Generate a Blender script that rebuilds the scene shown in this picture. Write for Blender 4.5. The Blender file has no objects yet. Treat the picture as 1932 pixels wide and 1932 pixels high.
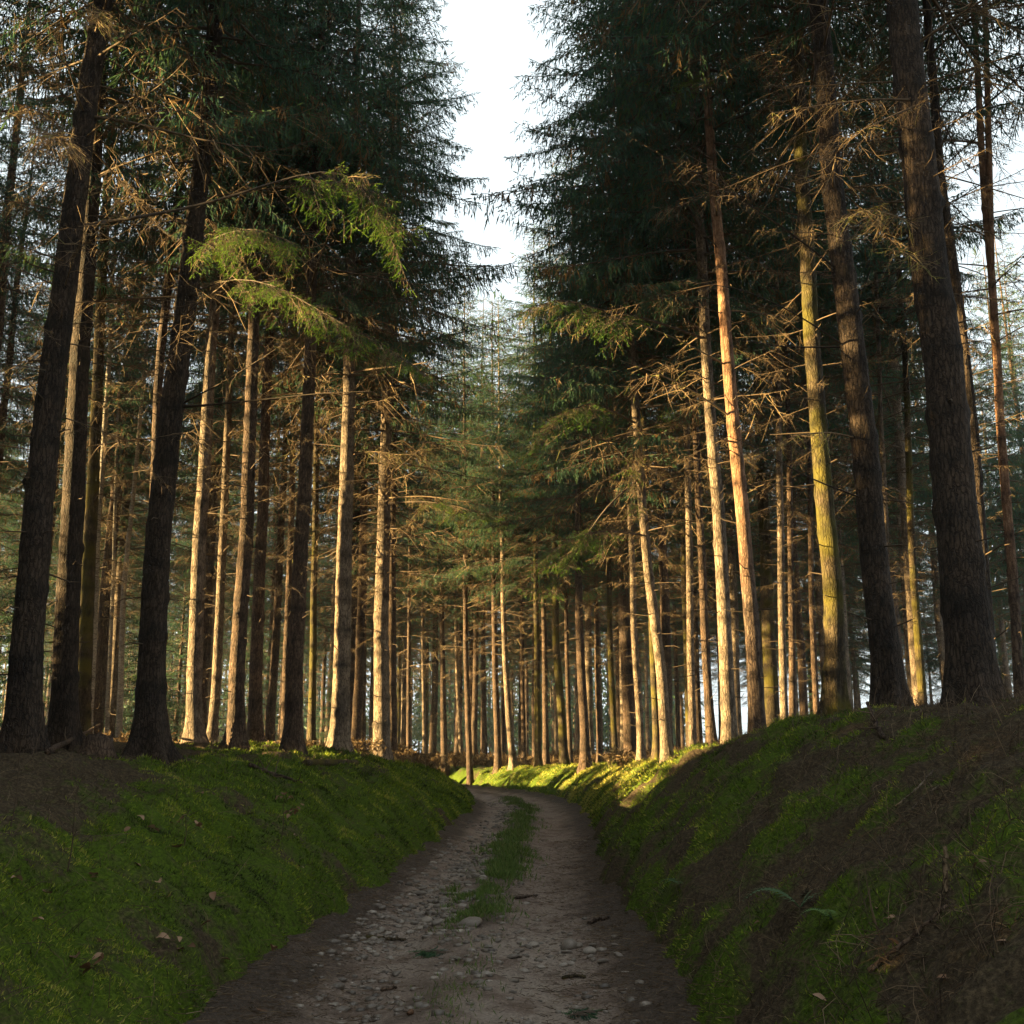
import bpy, math, random
import numpy as np
from mathutils import Vector, Matrix

R = math.radians
scene = bpy.context.scene
col = scene.collection
rnd = random.Random(11)
rng = np.random.default_rng(7)

# ------------------------------------------------------------------ camera
PITCH = R(12.65)
FPX = 2066.0                       # focal length in pixels of a 1932 px wide picture
EYE = 1.5
cam_d = bpy.data.cameras.new('camera')
cam = bpy.data.objects.new('camera', cam_d)
col.objects.link(cam)
cam.location = (0, 0, EYE)
cam.rotation_euler = (R(90) + PITCH, 0, 0)
cam_d.sensor_width = 36
cam_d.lens = 36 * FPX / 1932
cam_d.clip_start = 0.05
cam_d.clip_end = 3000
scene.camera = cam

# ------------------------------------------------------------------ light
SUN_EL = R(8.5)
SUN_AZ = math.atan2(-1.0, -0.14)   # direction to the sun seen from above: from the left, a little behind
S = Vector((math.sin(SUN_AZ) * math.cos(SUN_EL), math.cos(SUN_AZ) * math.cos(SUN_EL), math.sin(SUN_EL)))
world = bpy.data.worlds.new('World')
scene.world = world
world.use_nodes = True
wn = world.node_tree
sky = wn.nodes.new('ShaderNodeTexSky')
sky.sky_type = 'NISHITA'
sky.sun_disc = False
sky.sun_elevation = SUN_EL
sky.sun_rotation = SUN_AZ
sky.air_density = 1.0
sky.dust_density = 2.0
sky.ozone_density = 1.0
hs = wn.nodes.new('ShaderNodeHueSaturation')
hs.inputs['Saturation'].default_value = 0.42
hs.inputs['Value'].default_value = 0.12
veil = wn.nodes.new('ShaderNodeMix'); veil.data_type = 'RGBA'; veil.blend_type = 'ADD'   # thin even veil of high cloud
veil.inputs['Factor'].default_value = 1.0
veil.inputs[7].default_value = (2.10, 2.40, 2.52, 1)
bg = wn.nodes['Background']
bg.inputs['Strength'].default_value = 0.05
wn.links.new(sky.outputs[0], hs.inputs['Color'])
wn.links.new(hs.outputs[0], veil.inputs[6])
wn.links.new(veil.outputs[2], bg.inputs['Color'])
sun_d = bpy.data.lights.new('sun', 'SUN')
sun_d.energy = 5.0
sun_d.angle = R(0.5)
sun_d.color = (1.0, 0.73, 0.32)
sun = bpy.data.objects.new('sun', sun_d)
col.objects.link(sun)
sun.location = S * 100
sun.rotation_euler = S.to_track_quat('Z', 'Y').to_euler()

scene.view_settings.view_transform = 'Standard'
scene.view_settings.look = 'None'
scene.view_settings.gamma = 1
scene.view_settings.exposure = 3.3
cy = scene.cycles
cy.max_bounces = 4
cy.diffuse_bounces = 3
cy.glossy_bounces = 1
cy.transmission_bounces = 2
cy.transparent_max_bounces = 4
cy.caustics_reflective = False
cy.caustics_refractive = False
cy.sample_clamp_indirect = 4

# ------------------------------------------------------------------ helpers
def pix_dir(px, py):
    rx = (px - 966) / FPX
    u = -(py - 966) / FPX
    return np.array([rx, math.cos(PITCH) - math.sin(PITCH) * u, math.sin(PITCH) + math.cos(PITCH) * u])

def at(px, py, d):
    """world point at forward distance d on the sight line of a pixel of the 1932 px picture"""
    r = pix_dir(px, py)
    return np.array([0, 0, EYE]) + r * (d / r[1])

def hash2(ix, iy, seed):
    n = (ix.astype(np.int64) * 374761393 + iy.astype(np.int64) * 668265263 + seed * 1442695041) & 0x7fffffff
    n = ((n ^ (n >> 13)) * 1274126177) & 0x7fffffff
    n = (n ^ (n >> 16)) & 0x7fffffff
    return n / float(0x7fffffff)

def vnoise(x, y, seed=0):
    x = np.asarray(x, float); y = np.asarray(y, float)
    ix = np.floor(x); iy = np.floor(y)
    fx = x - ix; fy = y - iy
    fx = fx * fx * (3 - 2 * fx); fy = fy * fy * (3 - 2 * fy)
    ix = ix.astype(np.int64); iy = iy.astype(np.int64)
    a = hash2(ix, iy, seed); b = hash2(ix + 1, iy, seed)
    c = hash2(ix, iy + 1, seed); d = hash2(ix + 1, iy + 1, seed)
    return (a * (1 - fx) + b * fx) * (1 - fy) + (c * (1 - fx) + d * fx) * fy

def fbm(x, y, seed=0, octv=4):
    v = 0; a = 0.5
    for k in range(octv):
        v = v + a * vnoise(np.asarray(x) * 2 ** k + 13.7 * k, np.asarray(y) * 2 ** k - 7.1 * k, seed + k)
        a *= 0.5
    return v / (1 - 0.5 ** octv)

class MB:
    """collects quads and triangles, builds ONE mesh object"""
    def __init__(s):
        s.V = []; s.Q = []; s.T = []; s.qm = []; s.tm = []; s.qt = []; s.tt = []; s.n = 0; s.pt = []
    def add(s, V, F, mat=0, tone=0.5, ptone=None):
        V = np.asarray(V, float).reshape(-1, 3); F = np.asarray(F, np.int64)
        if len(F) == 0: return
        k = F.shape[1]
        m = np.full(len(F), mat) if np.isscalar(mat) else np.asarray(mat)
        t = np.full(len(F), tone, float) if np.isscalar(tone) else np.asarray(tone, float)
        if k == 4:
            s.Q.append(F + s.n); s.qm.append(m); s.qt.append(t)
        else:
            s.T.append(F + s.n); s.tm.append(m); s.tt.append(t)
        s.V.append(V); s.n += len(V)
        s.pt.append(np.zeros(len(V)) if ptone is None else np.asarray(ptone, float))
    def mesh(s, name, mats, smooth=False, ptone=False):
        me = bpy.data.meshes.new(name)
        V = np.concatenate(s.V).astype(np.float32)
        Q = np.concatenate(s.Q) if s.Q else np.zeros((0, 4), np.int64)
        T = np.concatenate(s.T) if s.T else np.zeros((0, 3), np.int64)
        loops = np.concatenate([Q.ravel(), T.ravel()]).astype(np.int32)
        starts = np.concatenate([np.arange(len(Q)) * 4, len(Q) * 4 + np.arange(len(T)) * 3]).astype(np.int32)
        me.vertices.add(len(V)); me.vertices.foreach_set('co', V.ravel())
        me.loops.add(len(loops)); me.loops.foreach_set('vertex_index', loops)
        me.polygons.add(len(starts)); me.polygons.foreach_set('loop_start', starts)
        mi = np.concatenate(s.qm + s.tm).astype(np.int32)
        me.polygons.foreach_set('material_index', mi)
        if smooth: me.polygons.foreach_set('use_smooth', np.ones(len(starts), bool))
        a = me.attributes.new('tone', 'FLOAT', 'FACE')
        a.data.foreach_set('value', np.concatenate(s.qt + s.tt).astype(np.float32))
        if ptone:
            b = me.attributes.new('scar', 'FLOAT', 'POINT')
            b.data.foreach_set('value', np.concatenate(s.pt).astype(np.float32))
        for m in mats: me.materials.append(m)
        me.update(calc_edges=True)
        return me
    def build(s, name, mats, parent=None, smooth=False, ptone=False):
        return link(name, s.mesh(name, mats, smooth, ptone), parent)

def link(name, me, parent=None):
    o = bpy.data.objects.new(name, me)
    col.objects.link(o)
    if parent is not None: o.parent = parent
    return o

def empty(name, loc, rz=0.0):
    o = bpy.data.objects.new(name, None)
    col.objects.link(o)
    o.empty_display_size = 0.2
    o.location = loc; o.rotation_euler = (0, 0, rz)
    return o

def tag(o, label=None, cat=None, group=None, kind=None):
    if label: o['label'] = label
    if cat: o['category'] = cat
    if group: o['group'] = group
    if kind: o['kind'] = kind
    return o

def unit(v):
    return v / np.maximum(np.linalg.norm(v, axis=-1, keepdims=True), 1e-9)

def tubes(P, Rr, k=3):
    """P (N,m,3) polylines, Rr (N,m) radii -> verts, quads"""
    P = np.asarray(P, float); N, m, _ = P.shape
    T = unit(np.gradient(P, axis=1))
    ref = np.where(np.abs(T[..., 2:3]) > 0.9, np.array([1.0, 0, 0]), np.array([0, 0, 1.0]))
    a = unit(np.cross(T, ref)); b = np.cross(T, a)
    ang = np.arange(k) * 2 * math.pi / k
    V = P[:, :, None, :] + Rr[:, :, None, None] * (a[:, :, None, :] * np.cos(ang)[None, None, :, None] + b[:, :, None, :] * np.sin(ang)[None, None, :, None])
    idx = np.arange(N * m * k).reshape(N, m, k)
    nx = np.roll(idx, -1, axis=2)
    F = np.stack([idx[:, :-1], nx[:, :-1], nx[:, 1:], idx[:, 1:]], -1).reshape(-1, 4)
    return V.reshape(-1, 3), F

def kites(P, D, L, W, cross=True, side=None):
    """thin needle-covered shoots: kites along D from P; two crossing ones each"""
    D = unit(D); N = len(P)
    if side is None:
        side = unit(np.cross(D, rng.normal(size=(N, 3))))
    s2 = np.cross(D, side)
    out = []
    mid = P + D * (L * 0.42)[:, None]
    end = P + D * L[:, None]
    for sd in ((side, s2) if cross else (side,)):
        w = sd * (W * 0.5)[:, None]
        out.append(np.stack([P, mid + w, end, mid - w], 1))
    V = np.concatenate(out).reshape(-1, 3)
    F = np.arange(len(V)).reshape(-1, 4)
    return V, F

# ------------------------------------------------------------------ materials
def mat(name):
    m = bpy.data.materials.new(name); m.use_nodes = True
    nt = m.node_tree
    return m, nt, nt.nodes, nt.links, nt.nodes['Principled BSDF']

def ramp(N, stops, interp='LINEAR'):
    r = N.new('ShaderNodeValToRGB'); cr = r.color_ramp; cr.interpolation = interp
    while len(cr.elements) < len(stops): cr.elements.new(0.5)
    for e, (p, c) in zip(cr.elements, stops):
        e.position = p; e.color = (*c, 1)
    return r

def noise(N, L, vec, scale, detail=4, rough=0.55, dist=0.0):
    n = N.new('ShaderNodeTexNoise'); n.inputs['Scale'].default_value = scale
    n.inputs['Detail'].default_value = detail; n.inputs['Roughness'].default_value = rough
    n.inputs['Distortion'].default_value = dist
    if vec is not None: L.new(vec, n.inputs['Vector'])
    return n

def mapping(N, L, sc, out='Object'):
    tc = N.new('ShaderNodeTexCoord'); mp = N.new('ShaderNodeMapping')
    mp.inputs['Scale'].default_value = sc
    L.new(tc.outputs[out], mp.inputs['Vector'])
    return mp.outputs[0]

def attr(N, name):
    a = N.new('ShaderNodeAttribute'); a.attribute_name = name
    return a

def mixc(N, L, fac, a, b):
    m = N.new('ShaderNodeMix'); m.data_type = 'RGBA'
    for s_, v in ((m.inputs['Factor'], fac), (m.inputs[6], a), (m.inputs[7], b)):
        if hasattr(v, 'links') or hasattr(v, 'is_linked'): L.new(v, s_)
        elif isinstance(v, tuple): s_.default_value = (*v, 1)
        else: s_.default_value = v
    return m.outputs[2]

def bump(N, L, bsdf, h, strength=0.6, dist=0.02):
    b = N.new('ShaderNodeBump'); b.inputs['Strength'].default_value = strength
    b.inputs['Distance'].default_value = dist
    L.new(h, b.inputs['Height']); L.new(b.outputs[0], bsdf.inputs['Normal'])

def leaf_mat(name, stops, trans=0.3, rough=0.55):
    m, nt, N, L, p = mat(name)
    a = attr(N, 'tone')
    r = ramp(N, stops)
    L.new(a.outputs['Fac'], r.inputs[0]); L.new(r.outputs[0], p.inputs['Base Color'])
    p.inputs['Roughness'].default_value = rough
    p.inputs['Specular IOR Level'].default_value = 0.25
    t = N.new('ShaderNodeBsdfTranslucent'); mx = N.new('ShaderNodeMixShader')
    L.new(r.outputs[0], t.inputs['Color'])
    mx.inputs[0].default_value = trans
    L.new(p.outputs[0], mx.inputs[1]); L.new(t.outputs[0], mx.inputs[2])
    L.new(mx.outputs[0], N['Material Output'].inputs['Surface'])
    return m

def bark_mat(name, dark, mid, light, moss=0.0, mosscol=(0.09, 0.10, 0.015), vs=(9, 9, 2.2), upper=None, zsplit=6.0):
    m, nt, N, L, p = mat(name)
    v = mapping(N, L, vs)
    n1 = noise(N, L, v, 2.2, 6, 0.65, 0.3)
    v2 = mapping(N, L, (1, 1, 1))
    n2 = noise(N, L, v2, 26, 3, 0.6)
    n3 = noise(N, L, v2, 1.6, 3, 0.5)
    r = ramp(N, [(0.30, dark), (0.5, mid), (0.72, light)])
    vo = N.new('ShaderNodeTexVoronoi'); vo.feature = 'DISTANCE_TO_EDGE'; vo.inputs['Scale'].default_value = 3.2
    mpv = N.new('ShaderNodeVectorMath'); mpv.operation = 'MULTIPLY_ADD'; mpv.inputs[1].default_value = (0.35, 0.35, 0.35)
    L.new(n2.outputs['Color'], mpv.inputs[0]); L.new(v, mpv.inputs[2]); L.new(mpv.outputs[0], vo.inputs['Vector'])
    ve = N.new('ShaderNodeMapRange'); ve.inputs[1].default_value = 0.0; ve.inputs[2].default_value = 0.16
    L.new(vo.outputs['Distance'], ve.inputs[0])
    vadd = N.new('ShaderNodeMath'); vadd.operation = 'MULTIPLY_ADD'; vadd.inputs[1].default_value = 0.45
    L.new(ve.outputs[0], vadd.inputs[0])
    n2s = N.new('ShaderNodeMath'); n2s.operation = 'MULTIPLY'; n2s.inputs[1].default_value = 0.55; L.new(n2.outputs[0], n2s.inputs[0])
    L.new(n2s.outputs[0], vadd.inputs[2])
    mm = N.new('ShaderNodeMath'); mm.operation = 'MULTIPLY_ADD'
    mm.inputs[1].default_value = 0.42
    L.new(vadd.outputs[0], mm.inputs[0])
    sub = N.new('ShaderNodeMath'); sub.operation = 'MULTIPLY'; sub.inputs[1].default_value = 0.55
    L.new(n1.outputs[0], sub.inputs[0]); L.new(sub.outputs[0], mm.inputs[2])
    L.new(mm.outputs[0], r.inputs[0])
    c = r.outputs[0]
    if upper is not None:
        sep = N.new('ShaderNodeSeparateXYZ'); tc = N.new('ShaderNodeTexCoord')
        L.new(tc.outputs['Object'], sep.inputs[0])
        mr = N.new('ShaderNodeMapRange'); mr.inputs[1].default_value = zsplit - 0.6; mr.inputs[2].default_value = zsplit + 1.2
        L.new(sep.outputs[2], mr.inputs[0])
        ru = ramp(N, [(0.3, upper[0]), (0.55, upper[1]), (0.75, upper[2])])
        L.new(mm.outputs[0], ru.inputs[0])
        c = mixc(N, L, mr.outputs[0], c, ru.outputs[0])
    if moss > 0:
        rm = ramp(N, [(0.62 - moss * 0.35, (0, 0, 0)), (0.72 - moss * 0.3, (1, 1, 1))])
        L.new(n3.outputs[0], rm.inputs[0])
        c = mixc(N, L, rm.outputs[0], c, mosscol)
    # patchy tone over the stem
    n4 = noise(N, L, v2, 1.7, 4, 0.6)
    r4 = ramp(N, [(0.3, (0.50, 0.50, 0.53)), (0.5, (0.92, 0.90, 0.88)), (0.7, (1.28, 1.2, 1.12))])
    L.new(n4.outputs[0], r4.inputs[0])
    mu = N.new('ShaderNodeMix'); mu.data_type = 'RGBA'; mu.blend_type = 'MULTIPLY'; mu.inputs['Factor'].default_value = 1
    L.new(c, mu.inputs[6]); L.new(r4.outputs[0], mu.inputs[7]); c = mu.outputs[2]
    a = attr(N, 'scar')
    c = mixc(N, L, a.outputs['Fac'], c, (0.010, 0.008, 0.006))
    L.new(c, p.inputs['Base Color'])
    p.inputs['Roughness'].default_value = 0.85
    p.inputs['Specular IOR Level'].default_value = 0.2
    bump(N, L, p, mm.outputs[0], 1.0, 0.05)
    return m

GREEN = [(0.0, (0.040, 0.084, 0.060)), (0.35, (0.064, 0.130, 0.072)), (0.62, (0.090, 0.155, 0.054)),
         (0.80, (0.110, 0.155, 0.030)), (0.86, (0.13, 0.085, 0.035)), (1.0, (0.22, 0.135, 0.06))]
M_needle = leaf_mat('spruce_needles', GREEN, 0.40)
M_needle_lit = leaf_mat('sunlit_spruce_needles', [(0.0, (0.045, 0.10, 0.022)), (0.5, (0.095, 0.19, 0.024)), (0.82, (0.19, 0.29, 0.03)), (0.86, (0.13, 0.08, 0.03)), (1.0, (0.20, 0.13, 0.055))], 0.35)  # brighter copy of the needles, sunlight on the boughs put into the colour
M_twig = leaf_mat('dead_twigs', [(0.0, (0.030, 0.021, 0.014)), (0.5, (0.105, 0.068, 0.038)), (0.85, (0.25, 0.17, 0.09)), (1.0, (0.17, 0.17, 0.045))], 0.0, 0.8)
M_limb = leaf_mat('limb_bark', [(0.0, (0.045, 0.034, 0.026)), (1.0, (0.15, 0.105, 0.07))], 0.0, 0.85)
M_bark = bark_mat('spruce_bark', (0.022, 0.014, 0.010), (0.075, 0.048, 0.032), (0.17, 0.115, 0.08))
M_bark_grey = bark_mat('grey_spruce_bark', (0.040, 0.029, 0.021), (0.16, 0.118, 0.083), (0.33, 0.255, 0.185))  # grey bark, lightened so that the sunlit trunks look brighter
M_bark_moss = bark_mat('algae_green_bark', (0.020, 0.014, 0.009), (0.062, 0.045, 0.024), (0.14, 0.10, 0.055), moss=0.5, mosscol=(0.080, 0.068, 0.012))
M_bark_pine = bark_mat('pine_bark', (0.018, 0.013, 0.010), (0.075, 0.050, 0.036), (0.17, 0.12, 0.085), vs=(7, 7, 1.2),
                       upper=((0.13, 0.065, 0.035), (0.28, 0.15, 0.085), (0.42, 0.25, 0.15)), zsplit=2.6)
M_bark_birch = bark_mat('birch_bark', (0.07, 0.06, 0.05), (0.30, 0.26, 0.21), (0.50, 0.44, 0.36), vs=(3, 3, 12))
M_bark_shaded = bark_mat('shaded_spruce_bark', (0.010, 0.007, 0.005), (0.036, 0.024, 0.016), (0.090, 0.062, 0.043))  # darker copy of the bark, shade on the near trunks put into the colour
M_bark_pale = bark_mat('peeled_wood', (0.10, 0.065, 0.04), (0.20, 0.135, 0.08), (0.30, 0.21, 0.13))
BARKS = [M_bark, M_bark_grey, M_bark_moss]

# ------------------------------------------------------------------ terrain
_ky = np.array([-30, -10, 0, 6.5, 12, 20, 28, 34, 40, 46, 52, 60, 75, 110, 220], float)
_kx = np.array([-0.6, -0.5, -0.38, -0.35, -0.26, 0.10, 0.40, 0.20, -0.70, -2.7, -5.8, -11.5, -24, -58, -165], float)
_ty = np.arange(-30, 221, 0.25)
_tx = np.interp(_ty, _ky, _kx)
_k = np.hanning(25); _k /= _k.sum()
_tx = np.convolve(np.pad(_tx, 12, mode='edge'), _k, mode='valid')
def cx(y): return np.interp(y, _ty, _tx)
def cslope(y): return (cx(np.asarray(y) + 0.5) - cx(np.asarray(y) - 0.5))
HALF = 1.34

def lateral(x, y):
    sl = cslope(y)
    return (x - cx(y)) / np.sqrt(1 + sl * sl)

def path_base(y):
    return np.interp(y, [-10, 8, 28, 45, 60, 200], [0, 0.0, 0.20, 0.30, 0.4, 0.9])

def cushions(x, y, size, seed):
    X = x / size; Y = y / size; ix = np.floor(X).astype(np.int64); iy = np.floor(Y).astype(np.int64); h = np.zeros_like(X)
    for a in (-1, 0, 1):
        for b in (-1, 0, 1):
            cx_ = ix + a + hash2(ix + a, iy + b, seed); cy_ = iy + b + hash2(ix + a, iy + b, seed + 9)
            rr_ = 0.45 + 0.5 * hash2(ix + a, iy + b, seed + 17)
            d2 = ((X - cx_) ** 2 + (Y - cy_) ** 2) / rr_ ** 2
            h = np.maximum(h, np.sqrt(np.clip(1 - d2, 0, 1)) * rr_)
    return h

def H(x, y, fine=True):
    x = np.asarray(x, float); y = np.asarray(y, float)
    u = lateral(x, y)
    wob = (fbm(x * 0.0 + 3, y * 0.9, 5, 3) - 0.5) * 0.30 + (fbm(x * 1.5, y * 4.0, 6, 2) - 0.5) * 0.16
    tl = -u - HALF - wob; tr = u - HALF - wob
    zl = np.interp(y, [-10, 9, 14, 22, 30, 38, 46, 60, 120, 220], [1.40, 1.42, 1.44, 1.58, 1.35, 1.15, 1.05, 1.05, 1.1, 1.4])
    zr = np.interp(y, [-10, 8, 14, 18, 24, 32, 40, 50, 120, 220], [1.85, 1.86, 1.88, 1.70, 1.52, 1.30, 1.12, 1.0, 1.1, 1.4])
    wl = np.interp(y, [0, 10, 30, 45, 60], [2.8, 2.7, 2.1, 1.8, 1.5])
    wr = np.interp(y, [0, 10, 20, 28, 36, 45, 60], [2.9, 2.7, 2.2, 1.9, 1.4, 1.0, 1.0])
    pb = path_base(y)
    def prof(t, w, top, rise):
        s = np.clip(t / w, 0, 1)
        lip = np.clip(t / 0.26, 0, 1) ** 0.8 * 0.13
        z = lip + (top - pb - 0.13) * (1 - (1 - s) ** 2.0) * (0.75 + 0.25 * s)
        z += rise * np.clip(t - w, 0, 9)
        return np.where(t > 0, z, 0)
    fade = np.interp(y, [30, 60], [1, 0.1])
    b = prof(tl, wl, zl, 0.035 * fade) + prof(tr, wr, zr, 0.05 * fade)
    t = np.maximum(tl, tr)
    amp = np.clip(t / 0.8, 0, 1)
    z = pb + b + amp * (fbm(x * 0.55, y * 0.55, 21, 3) - 0.5) * 0.22
    if fine:
        z = z + np.clip(t / 0.15, 0, 1) * ((fbm(x * 2.2, y * 2.2, 31, 3) - 0.5) * 0.16 + (fbm(x * 9, y * 9, 41, 2) - 0.5) * 0.04 + cushions(x, y, 0.55, 4) * 0.10 + cushions(x, y, 0.30, 5) * 0.12 + cushions(x, y, 0.14, 8) * 0.05 - 0.12)
    return np.where(t <= 0, pb - 0.06 - 0.16 * np.clip(-t / 0.3, 0, 1), z)

def h1(x, y): return float(H(np.array([x]), np.array([y]))[0])

def ground_hit(px, py, surf=None):
    r = pix_dir(px, py)
    d = np.arange(3.0, 70, 0.02)
    P = np.array([0, 0, EYE])[None] + r[None] * (d / r[1])[:, None]
    z = (surf or H)(P[:, 0], P[:, 1])
    k = np.argmax(P[:, 2] < z)
    return P[k, 0], P[k, 1], float(z[k])

def moss_mask(x, y):
    u = lateral(x, y)
    n = np.where(u < 0, fbm(x * 1.1, y * 1.1, 77, 5), fbm(x * 2.6, y * 1.9, 78, 5))
    n3 = fbm(x * 6, y * 6, 83, 2)
    n2 = fbm(x * 0.35 + 5, y * 0.35, 91, 3)
    tl = -u - HALF; tr = u - HALF
    left = np.interp(tl, [0, 0.1, 1.8, 3.0, 4.2, 7], [0.85, 0.98, 0.80, 0.40, 0.20, 0.1])
    right = np.interp(tr, [0, 0.15, 1.6, 3.2, 5], [0.48, 0.64, 0.57, 0.42, 0.25])
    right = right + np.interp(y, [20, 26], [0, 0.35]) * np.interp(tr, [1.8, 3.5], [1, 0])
    w = np.where(u < 0, left, right)
    return np.clip((w + (n - 0.5) * 2.0 + (n2 - 0.5) * 0.7 + (n3 - 0.5) * 0.55 - 0.38) * 2.6, 0, 1)

def axis(segs):
    out = [segs[0][0]]
    for a, b, st in segs:
        n = max(1, int(round((b - a) / st)))
        out += list(a + (b - a) * (np.arange(n) + 1) / n)
    return np.array(out)

def grid_mesh(mb, X, Y, Z, tone=0.5, ptone=None):
    ny, nx = X.shape
    V = np.stack([X, Y, Z], -1).reshape(-1, 3)
    i = np.arange(ny * nx).reshape(ny, nx)
    F = np.stack([i[:-1, :-1], i[:-1, 1:], i[1:, 1:], i[1:, :-1]], -1).reshape(-1, 4)
    mb.add(V, F, 0, tone, ptone)

# ground: one sheet to the horizon
gx = axis([(-80, -60, 5), (-60, -16, 1.5), (-16, -6.5, 0.25), (-6.5, 6.5, 0.065), (6.5, 16, 0.25), (16, 60, 1.5), (60, 110, 5)])
gy = axis([(-40, -6, 2.0), (-6, 3, 0.25), (3, 14, 0.065), (14, 30, 0.12), (30, 60, 0.3), (60, 140, 2), (140, 240, 10)])
GX, GY = np.meshgrid(gx, gy)
GZ = H(GX, np.clip(GY, -29, 219))
m_ground, nt, N, L, p = mat('forest_floor')
v = mapping(N, L, (1, 1, 1))
na = noise(N, L, v, 38, 5, 0.7); nb = noise(N, L, v, 4.5, 5, 0.6)
litter = ramp(N, [(0.28, (0.018, 0.013, 0.009)), (0.5, (0.058, 0.041, 0.024)), (0.72, (0.14, 0.10, 0.058))])
L.new(na.outputs[0], litter.inputs[0])
mossr = ramp(N, [(0.28, (0.014, 0.019, 0.004)), (0.5, (0.058, 0.090, 0.008)), (0.75, (0.115, 0.165, 0.013))])
L.new(na.outputs[0], mossr.inputs[0])
am = attr(N, 'scar')
mk = N.new('ShaderNodeMath'); mk.operation = 'MULTIPLY_ADD'; mk.inputs[1].default_value = 2.6; mk.inputs[2].default_value = -1.45
n9 = noise(N, L, v, 11, 4, 0.65); L.new(n9.outputs[0], mk.inputs[0])
mf = N.new('ShaderNodeMath'); mf.operation = 'MULTIPLY_ADD'; mf.use_clamp = True; mf.inputs[1].default_value = 1.15
L.new(am.outputs['Fac'], mf.inputs[0]); L.new(mk.outputs[0], mf.inputs[2])
c = mixc(N, L, mf.outputs[0], litter.outputs[0], mossr.outputs[0])
L.new(c, p.inputs['Base Color']); p.inputs['Roughness'].default_value = 0.95
p.inputs['Specular IOR Level'].default_value = 0.1
bump(N, L, p, na.outputs[0], 0.9, 0.03)
mb = MB()
grid_mesh(mb, GX, GY, GZ, 0.5, (moss_mask(GX, GY) * np.interp(GY, [60, 90], [1, 0.2])).ravel())
g = mb.build('ground', [m_ground], smooth=True, ptone=True)
tag(g, 'forest floor with mossy banks falling to a sunken track', 'ground', kind='structure')

# path
def path_z(x, y):
    u = lateral(np.asarray(x, float), np.asarray(y, float))
    z = path_base(y) + 0.01
    z = z - 0.085 * np.exp(-((u + 0.68) / 0.30) ** 2) - 0.065 * np.exp(-((u - 0.62) / 0.32) ** 2)
    z = z + (fbm(x * 1.3, y * 1.3, 51, 3) - 0.5) * 0.07 + (fbm(x * 7, y * 5, 55, 3) - 0.5) * 0.045
    rough = np.clip(fbm(x * 0.9 + 9, y * 0.7, 58, 2) * 2.4 - 0.8, 0, 1)
    z = z + rough * (vnoise(x * 18, y * 26, 61) - 0.5) * 0.030
    z = z + 0.08 * np.clip((np.abs(u) - 1.0) / 0.35, 0, 1) ** 2
    return z
py_ = axis([(-8, 4, 0.2), (4, 13, 0.03), (13, 24, 0.06), (24, 60, 0.2)])
pu_ = np.linspace(-1.52, 1.52, 96)
PU, PY = np.meshgrid(pu_, py_)
PX = cx(PY) + PU * np.sqrt(1 + cslope(PY) ** 2)
PZ = path_z(PX, PY)
m_path, nt, N, L, p = mat('track_earth')
v = mapping(N, L, (1, 1, 1))
na = noise(N, L, v, 45, 5, 0.7); nb = noise(N, L, v, 2.2, 4, 0.6, 0.4); nc = noise(N, L, v, 150, 2)
soil = ramp(N, [(0.25, (0.062, 0.040, 0.029)), (0.5, (0.175, 0.115, 0.084)), (0.75, (0.33, 0.228, 0.172))])
sand = ramp(N, [(0.25, (0.14, 0.102, 0.078)), (0.5, (0.33, 0.252, 0.198)), (0.75, (0.50, 0.405, 0.33))])
L.new(na.outputs[0], soil.inputs[0]); L.new(na.outputs[0], sand.inputs[0])
sel = ramp(N, [(0.36, (0, 0, 0)), (0.56, (1, 1, 1))]); L.new(nb.outputs[0], sel.inputs[0])
aw = attr(N, 'scar')
mw = N.new('ShaderNodeMath'); mw.operation = 'MULTIPLY'; L.new(sel.outputs[0], mw.inputs[0]); L.new(aw.outputs['Fac'], mw.inputs[1])
c = mixc(N, L, mw.outputs[0], soil.outputs[0], sand.outputs[0])
humus = ramp(N, [(0.25, (0.020, 0.013, 0.009)), (0.5, (0.065, 0.043, 0.029)), (0.75, (0.16, 0.112, 0.078))])
L.new(na.outputs[0], humus.inputs[0])
he = N.new('ShaderNodeMath'); he.operation = 'MULTIPLY_ADD'; he.inputs[1].default_value = 2.2; he.use_clamp = True
hn = N.new('ShaderNodeMath'); hn.operation = 'MULTIPLY_ADD'; hn.inputs[1].default_value = 2.4; hn.inputs[2].default_value = -1.35
L.new(nb.outputs[0], hn.inputs[0]); L.new(aw.outputs['Fac'], he.inputs[0]); L.new(hn.outputs[0], he.inputs[2])
c = mixc(N, L, he.outputs[0], humus.outputs[0], c)
L.new(c, p.inputs['Base Color']); p.inputs['Roughness'].default_value = 0.72
p.inputs['Specular IOR Level'].default_value = 0.3
ad = N.new('ShaderNodeMath'); ad.operation = 'MULTIPLY_ADD'; ad.inputs[1].default_value = 0.5
L.new(nc.outputs[0], ad.inputs[0]); L.new(na.outputs[0], ad.inputs[2])
bump(N, L, p, ad.outputs[0], 1.0, 0.03)
mb = MB()
wear = 0.12 + 0.95 * np.exp(-((PU + 0.62) / 0.34) ** 2) * np.interp(PY, [4, 8, 9.5, 30], [0.35, 0.5, 1.0, 1.0]) + 0.55 * np.exp(-((PU - 0.55) / 0.40) ** 2) + 0.9 * np.exp(-((PU - 0.38) / 0.45) ** 2) * np.interp(PY, [4, 6, 9.5, 11], [1, 1, 0.8, 0])
wear = wear * np.clip((1.32 - np.abs(PU)) / 0.3, 0, 1)
grid_mesh(mb, PX, PY, PZ, 0.5, np.clip(wear, 0, 1).ravel())
o = mb.build('path', [m_path], smooth=True, ptone=True)
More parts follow.
